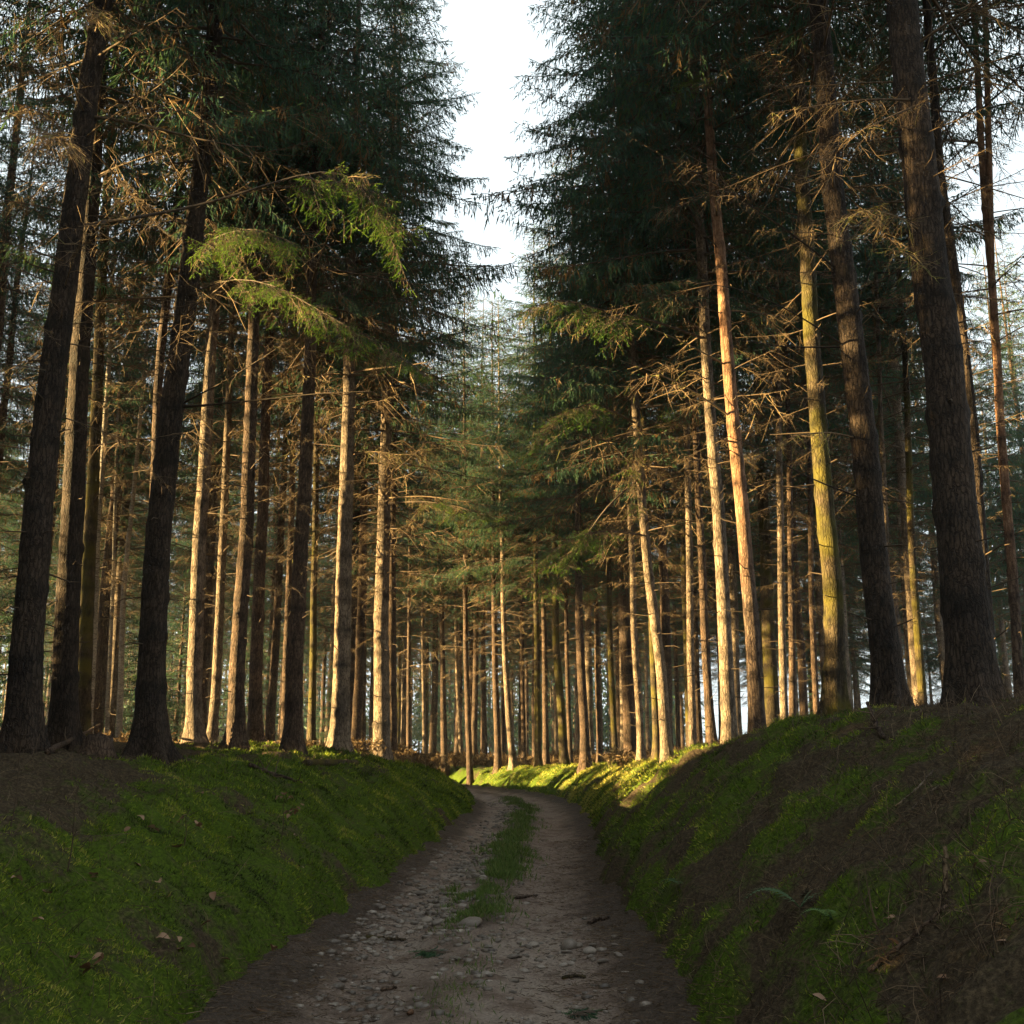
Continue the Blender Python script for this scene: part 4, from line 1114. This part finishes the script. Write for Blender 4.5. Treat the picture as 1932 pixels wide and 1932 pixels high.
mb = MB()
for side, n, t1 in ((1, 46000, 5.5), (-1, 14000, 5.5)):
    x, y = scatter(n, 0.05, t1, 3.8, 30, side)
    k = r.random(len(x)) < (0.45 + 0.55 * (1 - moss_mask(x, y)))
    x, y = x[k], y[k]
    P = np.stack([x, y, H(x, y)], 1); nn = normal(x, y)
    D = unit(r.normal(size=P.shape) * 0.9 + np.array([0, 0, -0.1]) + nn * 0.35 + np.array([0, 0.0, 0]))
    L_ = 0.03 + 0.25 * r.random(len(x)) ** 2.2
    B = np.stack([P + nn * 0.006, P + nn * 0.012 + D * (L_ * 0.5)[:, None] + nn * (L_ * r.uniform(0, 0.2, len(x)))[:, None], P + nn * 0.008 + D * L_[:, None]], 1)
    rad = r.uniform(0.0008, 0.0022, len(x))
    V, F = tubes(B, np.stack([rad, rad, rad * 0.5], 1), 3)
    mb.add(V, F, 0, np.repeat(np.clip(r.beta(1.2, 3.0, len(x)), 0, 1), 6))
# needles and crumbs on the track verges
x, y = scatter(15000, -1.2, 0.2, 4, 20, 1); x2, y2 = scatter(15000, -1.2, 0.2, 4, 20, -1)
x = np.concatenate([x, x2]); y = np.concatenate([y, y2])
k = r.random(len(x)) < np.clip((np.abs(lateral(x, y)) - 0.2) / 1.0, 0.12, 1); x, y = x[k], y[k]
P = np.stack([x, y, np.maximum(path_z(x, y), H(x, y)) + 0.004], 1); a = r.uniform(0, 6.28, len(x))
D = np.stack([np.cos(a), np.sin(a), r.normal(size=len(x)) * 0.12], 1); L_ = r.uniform(0.02, 0.09, len(x))
rad = r.uniform(0.0012, 0.003, len(x))
V, F = tubes(np.stack([P, P + D * L_[:, None]], 1), np.stack([rad, rad * 0.6], 1), 3)
mb.add(V, F, 0, np.repeat(r.beta(1.3, 2.5, len(x)), 3))
o = mb.build('forest_litter', [M_straw]); tag(o, 'dry needles, straw and broken twigs strewn over banks and verges', 'litter', kind='stuff')

mb = MB()
x = []; y = []
n = 60000
d = np.exp(r.uniform(math.log(6), math.log(36), n))
u = -0.05 + r.normal(size=n) * 0.16 + 0.12 * np.sin(d * 0.9) + 0.07 * np.sin(d * 2.3)
dens = np.interp(d, [6, 8.2, 9.5, 10.5, 11.5, 17, 22, 30, 36], [0.05, 0.10, 0.05, 0.25, 1, 0.9, 0.55, 0.7, 0.5]) * np.clip(fbm(u * 4, d * 2.2, 33, 3) * 3.2 - 1.15, 0, 1)
k = r.random(n) < dens; d = d[k]; u = u[k]
x = cx(d) + u * np.sqrt(1 + cslope(d) ** 2)
P = np.stack([x, d, path_z(x, d) - 0.004], 1)
D = np.stack([r.normal(size=len(x)) * 0.55, r.normal(size=len(x)) * 0.55, np.ones(len(x))], 1)
L_ = r.uniform(0.025, 0.075, len(x)) * np.clip(d / 10, 0.8, 1.6)
V, F = kites(P, D, L_, L_ * 0.14, cross=False)
mb.add(V, F, 0, np.clip(0.45 + r.normal(size=len(x)) * 0.25, 0, 1))
o = mb.build('grass', [M_grass]); tag(o, 'short grass strip growing between the two wheel ruts', 'grass', kind='stuff')

# gravel set in the ruts
M_stone, nt, N, L, p = mat('pebble_stone')
v = mapping(N, L, (1, 1, 1)); n1 = noise(N, L, v, 30, 4)
at_ = attr(N, 'tone')
rs = ramp(N, [(0.0, (0.085, 0.066, 0.052)), (0.5, (0.20, 0.16, 0.128)), (1.0, (0.42, 0.355, 0.295))])
L.new(at_.outputs['Fac'], rs.inputs[0])
rv = ramp(N, [(0.35, (0.55, 0.5, 0.46)), (0.65, (1, 1, 1))]); L.new(n1.outputs[0], rv.inputs[0])
mu = N.new('ShaderNodeMix'); mu.data_type = 'RGBA'; mu.blend_type = 'MULTIPLY'; mu.inputs['Factor'].default_value = 1
L.new(rs.outputs[0], mu.inputs[6]); L.new(rv.outputs[0], mu.inputs[7]); L.new(mu.outputs[2], p.inputs['Base Color'])
p.inputs['Roughness'].default_value = 0.55
bump(N, L, p, n1.outputs[0], 0.5, 0.01)

def stone_geo(rr, seed):
    b = bpy.data.meshes.new('tmp')
    import bmesh
    bm = bmesh.new(); bmesh.ops.create_icosphere(bm, subdivisions=rr, radius=1.0)
    V = np.array([v.co[:] for v in bm.verts]); F = np.array([[v.index for v in f.verts] for f in bm.faces]); bm.free()
    q = np.random.default_rng(seed)
    for _ in range(7):
        nrm = unit(q.normal(size=3)); c_ = q.uniform(0.55, 0.9)
        dd = V @ nrm; V = V - nrm[None] * np.clip(dd - c_, 0, None)[:, None] * 0.85
    V = V * (1 + 0.06 * q.normal(size=(len(V), 1)) * (rr < 2))
    return V * q.uniform(0.75, 1.2, 3) * np.array([1.15, 0.9, 0.55]), F
GEO = [stone_geo(1, k) for k in range(6)]
mb = MB()
n = 7500
d = np.exp(r.uniform(math.log(4.5), math.log(34), n))
u = np.where(r.random(n) < 0.62, -0.66 + r.normal(size=n) * 0.30, 0.35 + r.normal(size=n) * 0.5)
dens = np.clip(fbm(u * 2 + 7, d * 0.9, 47, 3) * 2.4 - 0.7, 0, 1) * np.where(u < -0.1, np.interp(d, [4.5, 8, 10, 13, 25, 34], [0.10, 0.2, 0.9, 1, 0.9, 0.7]), np.interp(d, [4.5, 6.5, 8, 10.5, 12, 34], [0.12, 0.35, 0.9, 0.6, 0.10, 0.05]))
k = (r.random(n) < dens) & (np.abs(u) < 1.2); d = d[k]; u = u[k]
for q in range(len(d)):
    V, F = GEO[q % 6]
    s_ = (0.010 + 0.042 * r.random() ** 2.2) * (1 + 0.02 * d[q]); a = r.uniform(0, 6.28)
    M3 = np.array([[math.cos(a), -math.sin(a), 0], [math.sin(a), math.cos(a), 0], [0, 0, 1]]) * s_
    xx = float(cx(d[q]) + u[q]); zz = float(path_z(np.array([xx]), np.array([d[q]]))[0])
    mb.add(V @ M3.T + np.array([xx, d[q], zz + s_ * 0.04]), F, 0, float(np.clip(r.normal() * 0.2 + 0.42, 0, 1)))
o = mb.build('gravel', [M_stone], smooth=False); tag(o, 'pale gravel washed into the wheel ruts of the track', 'gravel', kind='stuff')

# larger stones, each a thing
STONES = []
for k in range(7):
    V, F = stone_geo(2, 60 + k)
    m_ = MB(); m_.add(V, F, 0, float(np.clip(0.5 + r.normal() * 0.2, 0, 1))); STONES.append(m_.mesh('stone', [M_stone], True))
def surf(x, y): return np.maximum(path_z(x, y), H(x, y))
def put_stone(px, py, s_, label, group):
    x, y, z = ground_hit(px, py, surf)
    o = link('stone', STONES[rnd.randrange(7)]); o.location = (x, y, z + s_ * 0.16)
    o.rotation_euler = (rnd.uniform(-0.15, 0.15), rnd.uniform(-0.15, 0.15), rnd.uniform(0, 6.28)); o.scale = (s_, s_ * rnd.uniform(0.7, 1.1), s_ * rnd.uniform(0.6, 1.0))
    tag(o, label, 'stone', group)
for (a, b, s_, lab) in [(747,1840,0.055,'pale rounded stone lying alone on the earth left of the grassy hump'), (858,1812,0.05,'pale oval stone beside the fallen green sprig'),
                        (791,1688,0.085,'long flat stone slab at the lower end of the stony left rut'), (888,1748,0.12,'broad flat slab below the grass strip'),
                        (965,1808,0.06,'palest stone at the near edge of the cobble band'), (1113,1797,0.06,'squarish upright grey stone near the right verge'),
                        (1075,1790,0.11,'wide flat slab in the cobble band near the right verge'), (1138,1815,0.05,'small white stone ending the cobble band on the right')]:
    put_stone(a, b, s_, lab, 'stones in the track')
for k in range(46):
    py_k = rnd.uniform(1560, 1755); f = (py_k - 1560) / 195
    put_stone(rnd.gauss(925 - 95 * f, 22 + 14 * f), py_k, rnd.uniform(0.035, 0.075), 'worn cobble exposed in the stony left rut', 'cobbles of the left rut')
for k in range(30):
    put_stone(rnd.uniform(890, 1170), rnd.gauss(1800, 20), rnd.uniform(0.025, 0.05), 'rounded cobble in the stony band across the right rut', 'cobbles of the band across the track')

# ------------------------------------------------------------------ leaves, ferns, sapling, logs and sticks
def leaf_mesh(seed, L_=0.07, w=0.042):
    q = np.random.default_rng(seed)
    m_ = MB(); n = 7
    s = np.linspace(0, 1, n); half = w * 0.5 * np.sin(math.pi * np.clip(s * 0.96 + 0.02, 0, 1)) ** 0.8
    c = q.uniform(-1, 1)
    z0 = L_ * 0.22 * c * np.sin(s * math.pi); ed = L_ * 0.15 * q.uniform(0.3, 1.2) * np.sin(s * math.pi) * (1 + 0.4 * q.normal(size=n))
    mid = np.stack([L_ * s, 0 * s, z0], 1); l = np.stack([L_ * s, half, z0 + ed], 1); rr_ = np.stack([L_ * s, -half, z0 + ed * 0.7], 1)
    V = np.concatenate([l, mid, rr_]); i = np.arange(n - 1)
    F = np.concatenate([np.stack([i, i + 1, n + i + 1, n + i], 1), np.stack([n + i, n + i + 1, 2 * n + i + 1, 2 * n + i], 1)])
    m_.add(V, F, 0, q.uniform(0.2, 1)); return m_
LEAVES = [leaf_mesh(k).mesh('fallen_leaf', [M_brown], True) for k in range(8)]
def put_leaf(px, py, label, group, s_=1.0):
    x, y, z = ground_hit(px, py, surf)
    o = link('fallen_leaf', LEAVES[rnd.randrange(8)]); o.location = (x, y, z + 0.022)
    o.rotation_euler = (rnd.uniform(-0.5, 0.5), rnd.uniform(-0.6, 0.3), rnd.uniform(0, 6.28)); o.scale = (s_,) * 3
    tag(o, label, 'leaf', group)
LP = [(271,1554),(338,1558),(325,1561),(300,1575),(470,1538),(428,1588),(322,1605),(234,1575),(278,1565),(170,1664),(182,1667),(296,1672),(270,1682),(265,1640),(377,1757),(403,1705),(338,1787),(353,1793),(335,1800),
      (293,1780),(414,1819),(513,1800),(140,1814),(172,1821),(175,1830),(152,1838),(154,1855),(20,1666),(190,1788),(312,1700),(520,1592),(555,1580),(60,1750),(80,1690),(450,1640),(620,1560),(705,1530),(380,1500),(560,1640),(505,1915)]
for q, (a, b) in enumerate(LP):
    put_leaf(a, b, 'dry brown leaf lying on the green moss of the left bank', 'fallen leaves on the moss', rnd.uniform(0.8, 1.35))
for (a, b) in [(1655,1725),(1690,1745),(1840,1660),(1795,1860),(1700,1800),(1420,1760),(1560,1900),(1880,1790)]:
    put_leaf(a, b, 'dull brown leaf caught among litter of the right bank', 'fallen leaves on the right bank', rnd.uniform(0.7, 1.1))

M_fern = leaf_mat('fern', [(0.0, (0.035, 0.075, 0.035)), (0.5, (0.07, 0.13, 0.05)), (1.0, (0.12, 0.20, 0.04))], 0.2, 0.6)
def frond(mb, base, dirv, L_, q, tone):
    n = 16; s = np.linspace(0, 1, n)[:, None]
    P = base + dirv * L_ * s + np.array([0, 0, 1.0]) * L_ * (1.0 * s - 0.95 * s ** 2)
    V, F = tubes(P[None], np.linspace(0.003, 0.001, n)[None], 3); mb.add(V, F, 0, 0.2)
    side = np.cross(dirv, [0, 0, 1.0])
    B = []; D = []; Ls = []
    for i in range(2, n):
        for sg in (-1, 1):
            B.append(P[i]); D.append(side * sg + dirv * 0.45 + np.array([0, 0, -0.15])); Ls.append(0.30 * L_ * (1 - (i / n)) ** 0.8 * min(1, i / 4) + 0.012)
    B = np.array(B); D = np.array(D); Ls = np.array(Ls)
    up = np.tile(np.array([0, 0, 1.0]), (len(B), 1)); sd = unit(np.cross(unit(D), up))
    V, F = kites(B, D, Ls, Ls * 0.30, cross=False, side=sd); mb.add(V, F, 0, np.clip(tone + q.normal(size=len(B)) * 0.08, 0, 1))
def fern(px, py, n, L_, tone, label):
    x, y, z = ground_hit(px, py)
    q = np.random.default_rng(int(px)); mb = MB()
    root = tag(empty('fern', (x, y, z)), label, 'fern', 'ferns on the right bank')
    for k in range(n):
        a = math.pi + (k - (n - 1) / 2) * 0.75 + q.normal() * 0.2 if n < 5 else k * 6.28 / n + q.normal() * 0.3
        m_ = MB(); frond(m_, np.zeros(3), np.array([math.cos(a), math.sin(a), 0.1]), L_ * q.uniform(0.75, 1.1), q, tone)
        m_.build('frond', [M_fern], root)
fern(1510, 1715, 5, 0.34, 0.25, 'blue-green fern with several arching fronds on the right bank')
fern(1570, 1735, 3, 0.16, 0.85, 'tiny bright green fern below the larger fern')
fern(1285, 1672, 4, 0.16, 0.35, 'small fern near the foot of the right bank')

def sapling(px, py, hgt, nl, seed, label, bare=False):
    x, y, z = ground_hit(px, py)
    q = np.random.default_rng(seed)
    root = tag(empty('sapling', (x, y, z)), label, 'sapling')
    P = np.array([[0, 0, -0.02], [0.03, 0, hgt * 0.4], [-0.01, 0.02, hgt * 0.75], [0.04, 0, hgt]])
    m_ = MB(); V, F = tubes(smooth_line(P, 8)[None], np.linspace(0.005, 0.002, 8)[None], 4); m_.add(V, F, 0, 0.25)
    tips = []
    for k in range(6):
        b = P[0] + (P[-1] - P[0]) * q.uniform(0.35, 0.95); a = q.uniform(0, 6.28); l = hgt * q.uniform(0.2, 0.45)
        e = b + np.array([math.cos(a) * l, math.sin(a) * l, l * 0.5]); tips.append((b, e))
        V, F = tubes(np.stack([b, (b + e) / 2 + 0.01, e])[None], np.array([[0.0025, 0.002, 0.001]]), 3); m_.add(V, F, 0, 0.25)
    m_.build('stem', [M_twig], root)
    if not bare:
        m_ = MB()
        for k in range(nl):
            b, e = tips[k % 6]; pnt = b + (e - b) * q.uniform(0.4, 1.05)
            lm = leaf_mesh(seed * 10 + k, 0.06, 0.036)
            M3 = np.array(Matrix.Rotation(q.uniform(0, 6.28), 3, 'Z') @ Matrix.Rotation(q.uniform(-0.6, 1.0), 3, 'Y') @ Matrix.Rotation(q.uniform(-1, 1), 3, 'X'))
            m_.add(lm.V[0] @ M3.T + pnt, lm.Q[0], 0, q.uniform(0.4, 1))
        m_.build('foliage', [M_brown], root)
sapling(530, 1585, 0.42, 18, 5, 'little beech sapling holding coppery dry leaves on the left bank')
sapling(345, 1600, 0.30, 5, 6, 'bramble-like sapling with a few tan leaves on the left moss bank')
sapling(127, 1645, 0.55, 0, 7, 'leafless dark sapling on the lower left bank', True)
sapling(20, 1560, 0.6, 0, 8, 'leafless thin sapling at the left rim of the bank', True)

def log_thing(name, pts, r0, r1, mat_, label, cat, k=10, twigs=0, seed=1):
    """a lying or leaning branch through pixel points resting on the ground (last value = height above it)"""
    q = np.random.default_rng(seed)
    W = []
    for px, py, up in pts:
        x, y, z = ground_hit(px, py, surf); W.append((x, y, z + up))
    W = np.array(W); base = W[0].copy()
    root = empty(name, base) if twigs else None
    P = smooth_line(W - base, 16); P[1:-1] += q.normal(size=(14, 3)) * r0 * 0.25
    th = np.arange(k) * 2 * math.pi / k
    m_ = MB(); rad = np.linspace(r0, r1, 16) * (1 + 0.12 * q.normal(size=16)); rad[0] = r0 * 0.9
    P2 = np.concatenate([P[:1] - (P[1] - P[0]) * 0.02, P, P[-1:] + (P[-1] - P[-2]) * 0.02])
    rad2 = np.concatenate([[0.001], rad, [0.001]])
    V, F = tubes(P2[None], rad2[None], k); m_.add(V, F, 0, 0.3, np.zeros(len(V)))
    o = m_.build('stem' if twigs else name, [mat_], root, True, True)
    if twigs:
        B = []
        for t in range(twigs):
            j = q.integers(3, 15); d_ = unit(P[j] - P[j - 1] + q.normal(size=3) * 0.5 + np.array([0, 0, 0.4])); l = q.uniform(0.1, 0.4)
            B.append(np.stack([P[j], P[j] + d_ * l * 0.5 + q.normal(size=3) * 0.02, P[j] + d_ * l]))
        m_ = MB(); V, F = tubes(np.array(B), np.tile([r1 * 0.7, r1 * 0.5, r1 * 0.2], (twigs, 1)), 3); m_.add(V, F, 0, 0.35)
        m_.build('twig_spray', [M_twig], root)
        tag(root, label, cat)
    else:
        o.location = base; tag(o, label, cat)
log_thing('fallen_log', [(575,1446,0.05),(620,1445,0.05),(672,1444,0.05)], 0.055, 0.05, M_bark_moss, 'mossy fallen log lying along the top of the left bank', 'log')
log_thing('fallen_branch', [(90,1425,0.03),(130,1416,0.12),(185,1405,0.35)], 0.035, 0.02, M_bark, 'dark fallen branch propped up between the left trunks', 'branch', twigs=5)
log_thing('fallen_branch', [(470,1450,0.04),(520,1470,0.04),(570,1486,0.05)], 0.03, 0.015, M_bark, 'dark fallen branch on the upper moss of the left bank', 'branch', twigs=7, seed=3)
log_thing('fallen_branch', [(1668,1400,0.02),(1655,1388,0.06),(1640,1378,0.22)], 0.022, 0.014, M_bark, 'broken dark branch stub poking up at the top of the right bank', 'branch', twigs=4, seed=4)
log_thing('fallen_branch', [(1640,1850,0.03),(1700,1805,0.04),(1790,1742,0.06)], 0.012, 0.006, M_bark, 'long thin dark branch lying up the right bank', 'branch', twigs=5, seed=5)
log_thing('stick', [(1786,1692,0.0),(1788,1690,0.09),(1790,1687,0.17)], 0.011, 0.008, M_bark_pale, 'pale peeling stick standing upright in the right bank', 'stick')
log_thing('stick', [(972,1697,0.012),(994,1694,0.012),(1013,1692,0.012)], 0.016, 0.012, M_bark, 'short dark stick lying across the right rut', 'stick')
log_thing('stick', [(690,1772,0.015),(720,1775,0.015),(765,1776,0.015)], 0.022, 0.012, M_bark_moss, 'dark mossy stick on the left side of the track', 'stick')
log_thing('stick', [(1062,1850,0.012),(1085,1846,0.012),(1105,1846,0.012)], 0.014, 0.010, M_bark_moss, 'greenish stick below the cobble band', 'stick')
log_thing('stick', [(1110,1745,0.012),(1130,1738,0.014),(1150,1735,0.02)], 0.02, 0.012, M_bark, 'short dark stick at the right verge of the track', 'stick', seed=9)
log_thing('stick', [(720,1872,0.012),(735,1869,0.012),(748,1866,0.012)], 0.014, 0.010, M_bark, 'small dark stick beside the sparse grass hump', 'stick', seed=10)
log_thing('stick', [(1380,1588,0.02),(1420,1560,0.03),(1462,1530,0.04)], 0.006, 0.004, M_bark_grey, 'thin pale stick lying up the right bank', 'stick', seed=11)
log_thing('stick', [(1690,1530,0.02),(1730,1500,0.03),(1762,1470,0.05)], 0.007, 0.004, M_bark_grey, 'long pale stick high on the right bank', 'stick', seed=12)
log_thing('stick', [(1715,1545,0.02),(1745,1520,0.03),(1775,1498,0.05)], 0.005, 0.004, M_bark_grey, 'second pale stick lying just below the long one', 'stick', seed=13)

# stump among the left trunks
x, y, z = ground_hit(182, 1424); 
q = np.random.default_rng(4)
th = np.arange(18) * 2 * math.pi / 18
rr_ = 0.17 * (1 + 0.08 * np.cos(3 * th) + 0.05 * q.normal(size=18))
ringz = [(-0.1, 1.5), (0.02, 1.2), (0.10, 1.0), (0.20, 0.95), (0.205, 0.7), (0.20, 0.02)]
V = np.concatenate([np.stack([rr_ * f * np.cos(th), rr_ * f * np.sin(th), np.full(18, zz) + 0.02 * q.normal(size=18) * (zz > 0.15)], 1) for zz, f in ringz])
i = np.arange(6 * 18).reshape(6, 18); nx = np.roll(i, -1, 1)
F = np.stack([i[:-1], nx[:-1], nx[1:], i[1:]], -1).reshape(-1, 4)
m_ = MB(); m_.add(V, F, 0, 0.5, np.zeros(len(V))); o = m_.build('tree_stump', [M_bark], None, True, True); o.location = (x, y, z); tag(o, 'low rotten stump among the dark left trunks', 'stump')

# fallen green sprigs and a cone on the track
for (a, b, rz, lab) in [(824,1803,2.9,'fallen dark green spruce sprig on the grassy hump'), (1097,1921,0.6,'bluish green spruce sprig near the lower edge of the track')]:
    x, y, z = ground_hit(a, b, surf); q = np.random.default_rng(a)
    P = np.array([[-0.1, 0, 0.01], [0, 0.01, 0.03], [0.1, 0, 0.02]])
    m_ = live_bough(smooth_line(P, 6), q, 0.012, 0.2, 0.0, 0.09, True, 0.1, 0.3, stemr=0.003)
    o = m_.build('spruce_sprig', [M_needle, M_limb]); o.location = (x, y, z + 0.01); o.rotation_euler = (0, 0, rz); tag(o, lab, 'sprig')
x, y, z = ground_hit(769, 1918, surf)
sz = np.linspace(0, 1, 14); m_ = MB()
prof_ = 0.016 * np.sin(np.clip(sz * 0.93 + 0.07, 0, 1) * math.pi) ** 0.6 * (1 + 0.18 * np.cos(sz * 70))
V, F = tubes(np.stack([sz * 0.085, 0 * sz, 0 * sz], 1)[None], prof_[None], 12); m_.add(V, F, 0, 0.3)
o = m_.build('spruce_cone', [M_brown], None, True); o.location = (x, y, z + 0.014); o.rotation_euler = (0, 0, 1.2); tag(o, 'reddish brown spruce cone lying on the track', 'cone')

# dry bracken and brushwood on the forest floor
M_bracken = leaf_mat('dry_bracken', [(0.0, (0.06, 0.036, 0.018)), (0.5, (0.15, 0.095, 0.045)), (1.0, (0.29, 0.20, 0.10))], 0.2, 0.8)
BR = []
for k in range(4):
    q = np.random.default_rng(700 + k); m_ = MB()
    st = []; lf = []; ld = []; ll = []
    for j in range(46):
        a = q.uniform(0, 6.28); b = np.array([q.normal() * 0.35, q.normal() * 0.35, 0]); hgt = q.uniform(0.2, 0.6)
        t = np.linspace(0, 1, 5)[:, None]
        dv = np.array([math.cos(a), math.sin(a), 0])
        Pq = b + dv * hgt * 0.8 * t ** 1.5 + np.array([0, 0, 1]) * hgt * (1.5 * t - 0.9 * t ** 2)
        st.append(Pq)
        for w_ in range(8):
            f = q.uniform(0.4, 1); c_ = b + dv * hgt * 0.8 * f ** 1.5 + np.array([0, 0, 1]) * hgt * (1.5 * f - 0.9 * f ** 2)
            lf.append(c_); ld.append(q.normal(size=3) + np.array([0, 0, -0.5])); ll.append(q.uniform(0.06, 0.2))
    V, F = tubes(np.array(st), np.tile(np.linspace(0.004, 0.0015, 5), (46, 1)), 3); m_.add(V, F, 0, np.repeat(q.uniform(0.4, 1, 46), 12))
    V, F = kites(np.array(lf), np.array(ld), np.array(ll), np.array(ll) * 0.22); m_.add(V, F, 1, np.tile(q.uniform(0.1, 0.9, len(lf)), 2))
    BR.append(m_.mesh('bracken_clump', [M_straw, M_bracken]))
def bracken(px, d, s_, label, group):
    p_ = at(px, 1430, d)
    o = link('bracken_clump', BR[rnd.randrange(4)]); o.location = (p_[0], d, h1(p_[0], d) - 0.02); o.rotation_euler = (0, 0, rnd.uniform(0, 6.28)); o.scale = (s_, s_, s_ * rnd.uniform(0.8, 1.2))
    tag(o, label, 'bracken', group)
for (px, d, s_) in [(590,27,1.0),(690,30,1.1),(670,25,0.8),(750,29,0.9),(770,33,1.0),(510,30,1.0),(250,22,0.9),(340,27,0.9),(752,28,0.7),(770,29,0.8),(790,30,0.8),(806,31,0.7),(740,27,0.6),(655,24,0.8),(540,24,0.9)]:
    bracken(px, d, s_, 'tangle of dry bracken between the trunks of the left bank', 'dry bracken on the left bank')
for k in range(46):
    bracken(rnd.uniform(770, 1180), rnd.uniform(50, 70), rnd.uniform(1.1, 1.9), 'russet dry bracken under the trunks beyond the bend', 'dry bracken beyond the bend')
for (px, d, s_) in [(1185,30,0.9),(1180,34,1.2),(1270,27,0.7),(1290,25,0.6),(1440,24,0.8),(1520,22,0.8),(1540,26,1.0),(1500,28,1.0),(1400,26,0.9)]:
    bracken(px, d, s_, 'dry bracken tuft among the trunks of the right bank', 'dry bracken on the right bank')


# ------------------------------------------------------------------ faint air in the wood
def box(name, lo, hi, m):
    V = np.array([[x, y, z] for z in (lo[2], hi[2]) for y in (lo[1], hi[1]) for x in (lo[0], hi[0])], float)
    F = np.array([[0, 2, 3, 1], [4, 5, 7, 6], [0, 1, 5, 4], [2, 6, 7, 3], [0, 4, 6, 2], [1, 3, 7, 5]])
    mb = MB(); mb.add(V, F); return mb.build(name, [m])
mh = bpy.data.materials.new('haze_air'); mh.use_nodes = True
nt = mh.node_tree; nt.nodes.remove(nt.nodes['Principled BSDF'])
pv = nt.nodes.new('ShaderNodeVolumePrincipled')
pv.inputs['Color'].default_value = (0.90, 0.95, 1.0, 1)
pv.inputs['Density'].default_value = 0.00025
pv.inputs['Anisotropy'].default_value = 0.2
nt.links.new(pv.outputs[0], nt.nodes['Material Output'].inputs['Volume'])
o = box('haze', (-81, -41, -1.3), (111, 241, 29), mh)
tag(o, 'thin pale haze hanging in the wood', 'haze', kind='stuff')
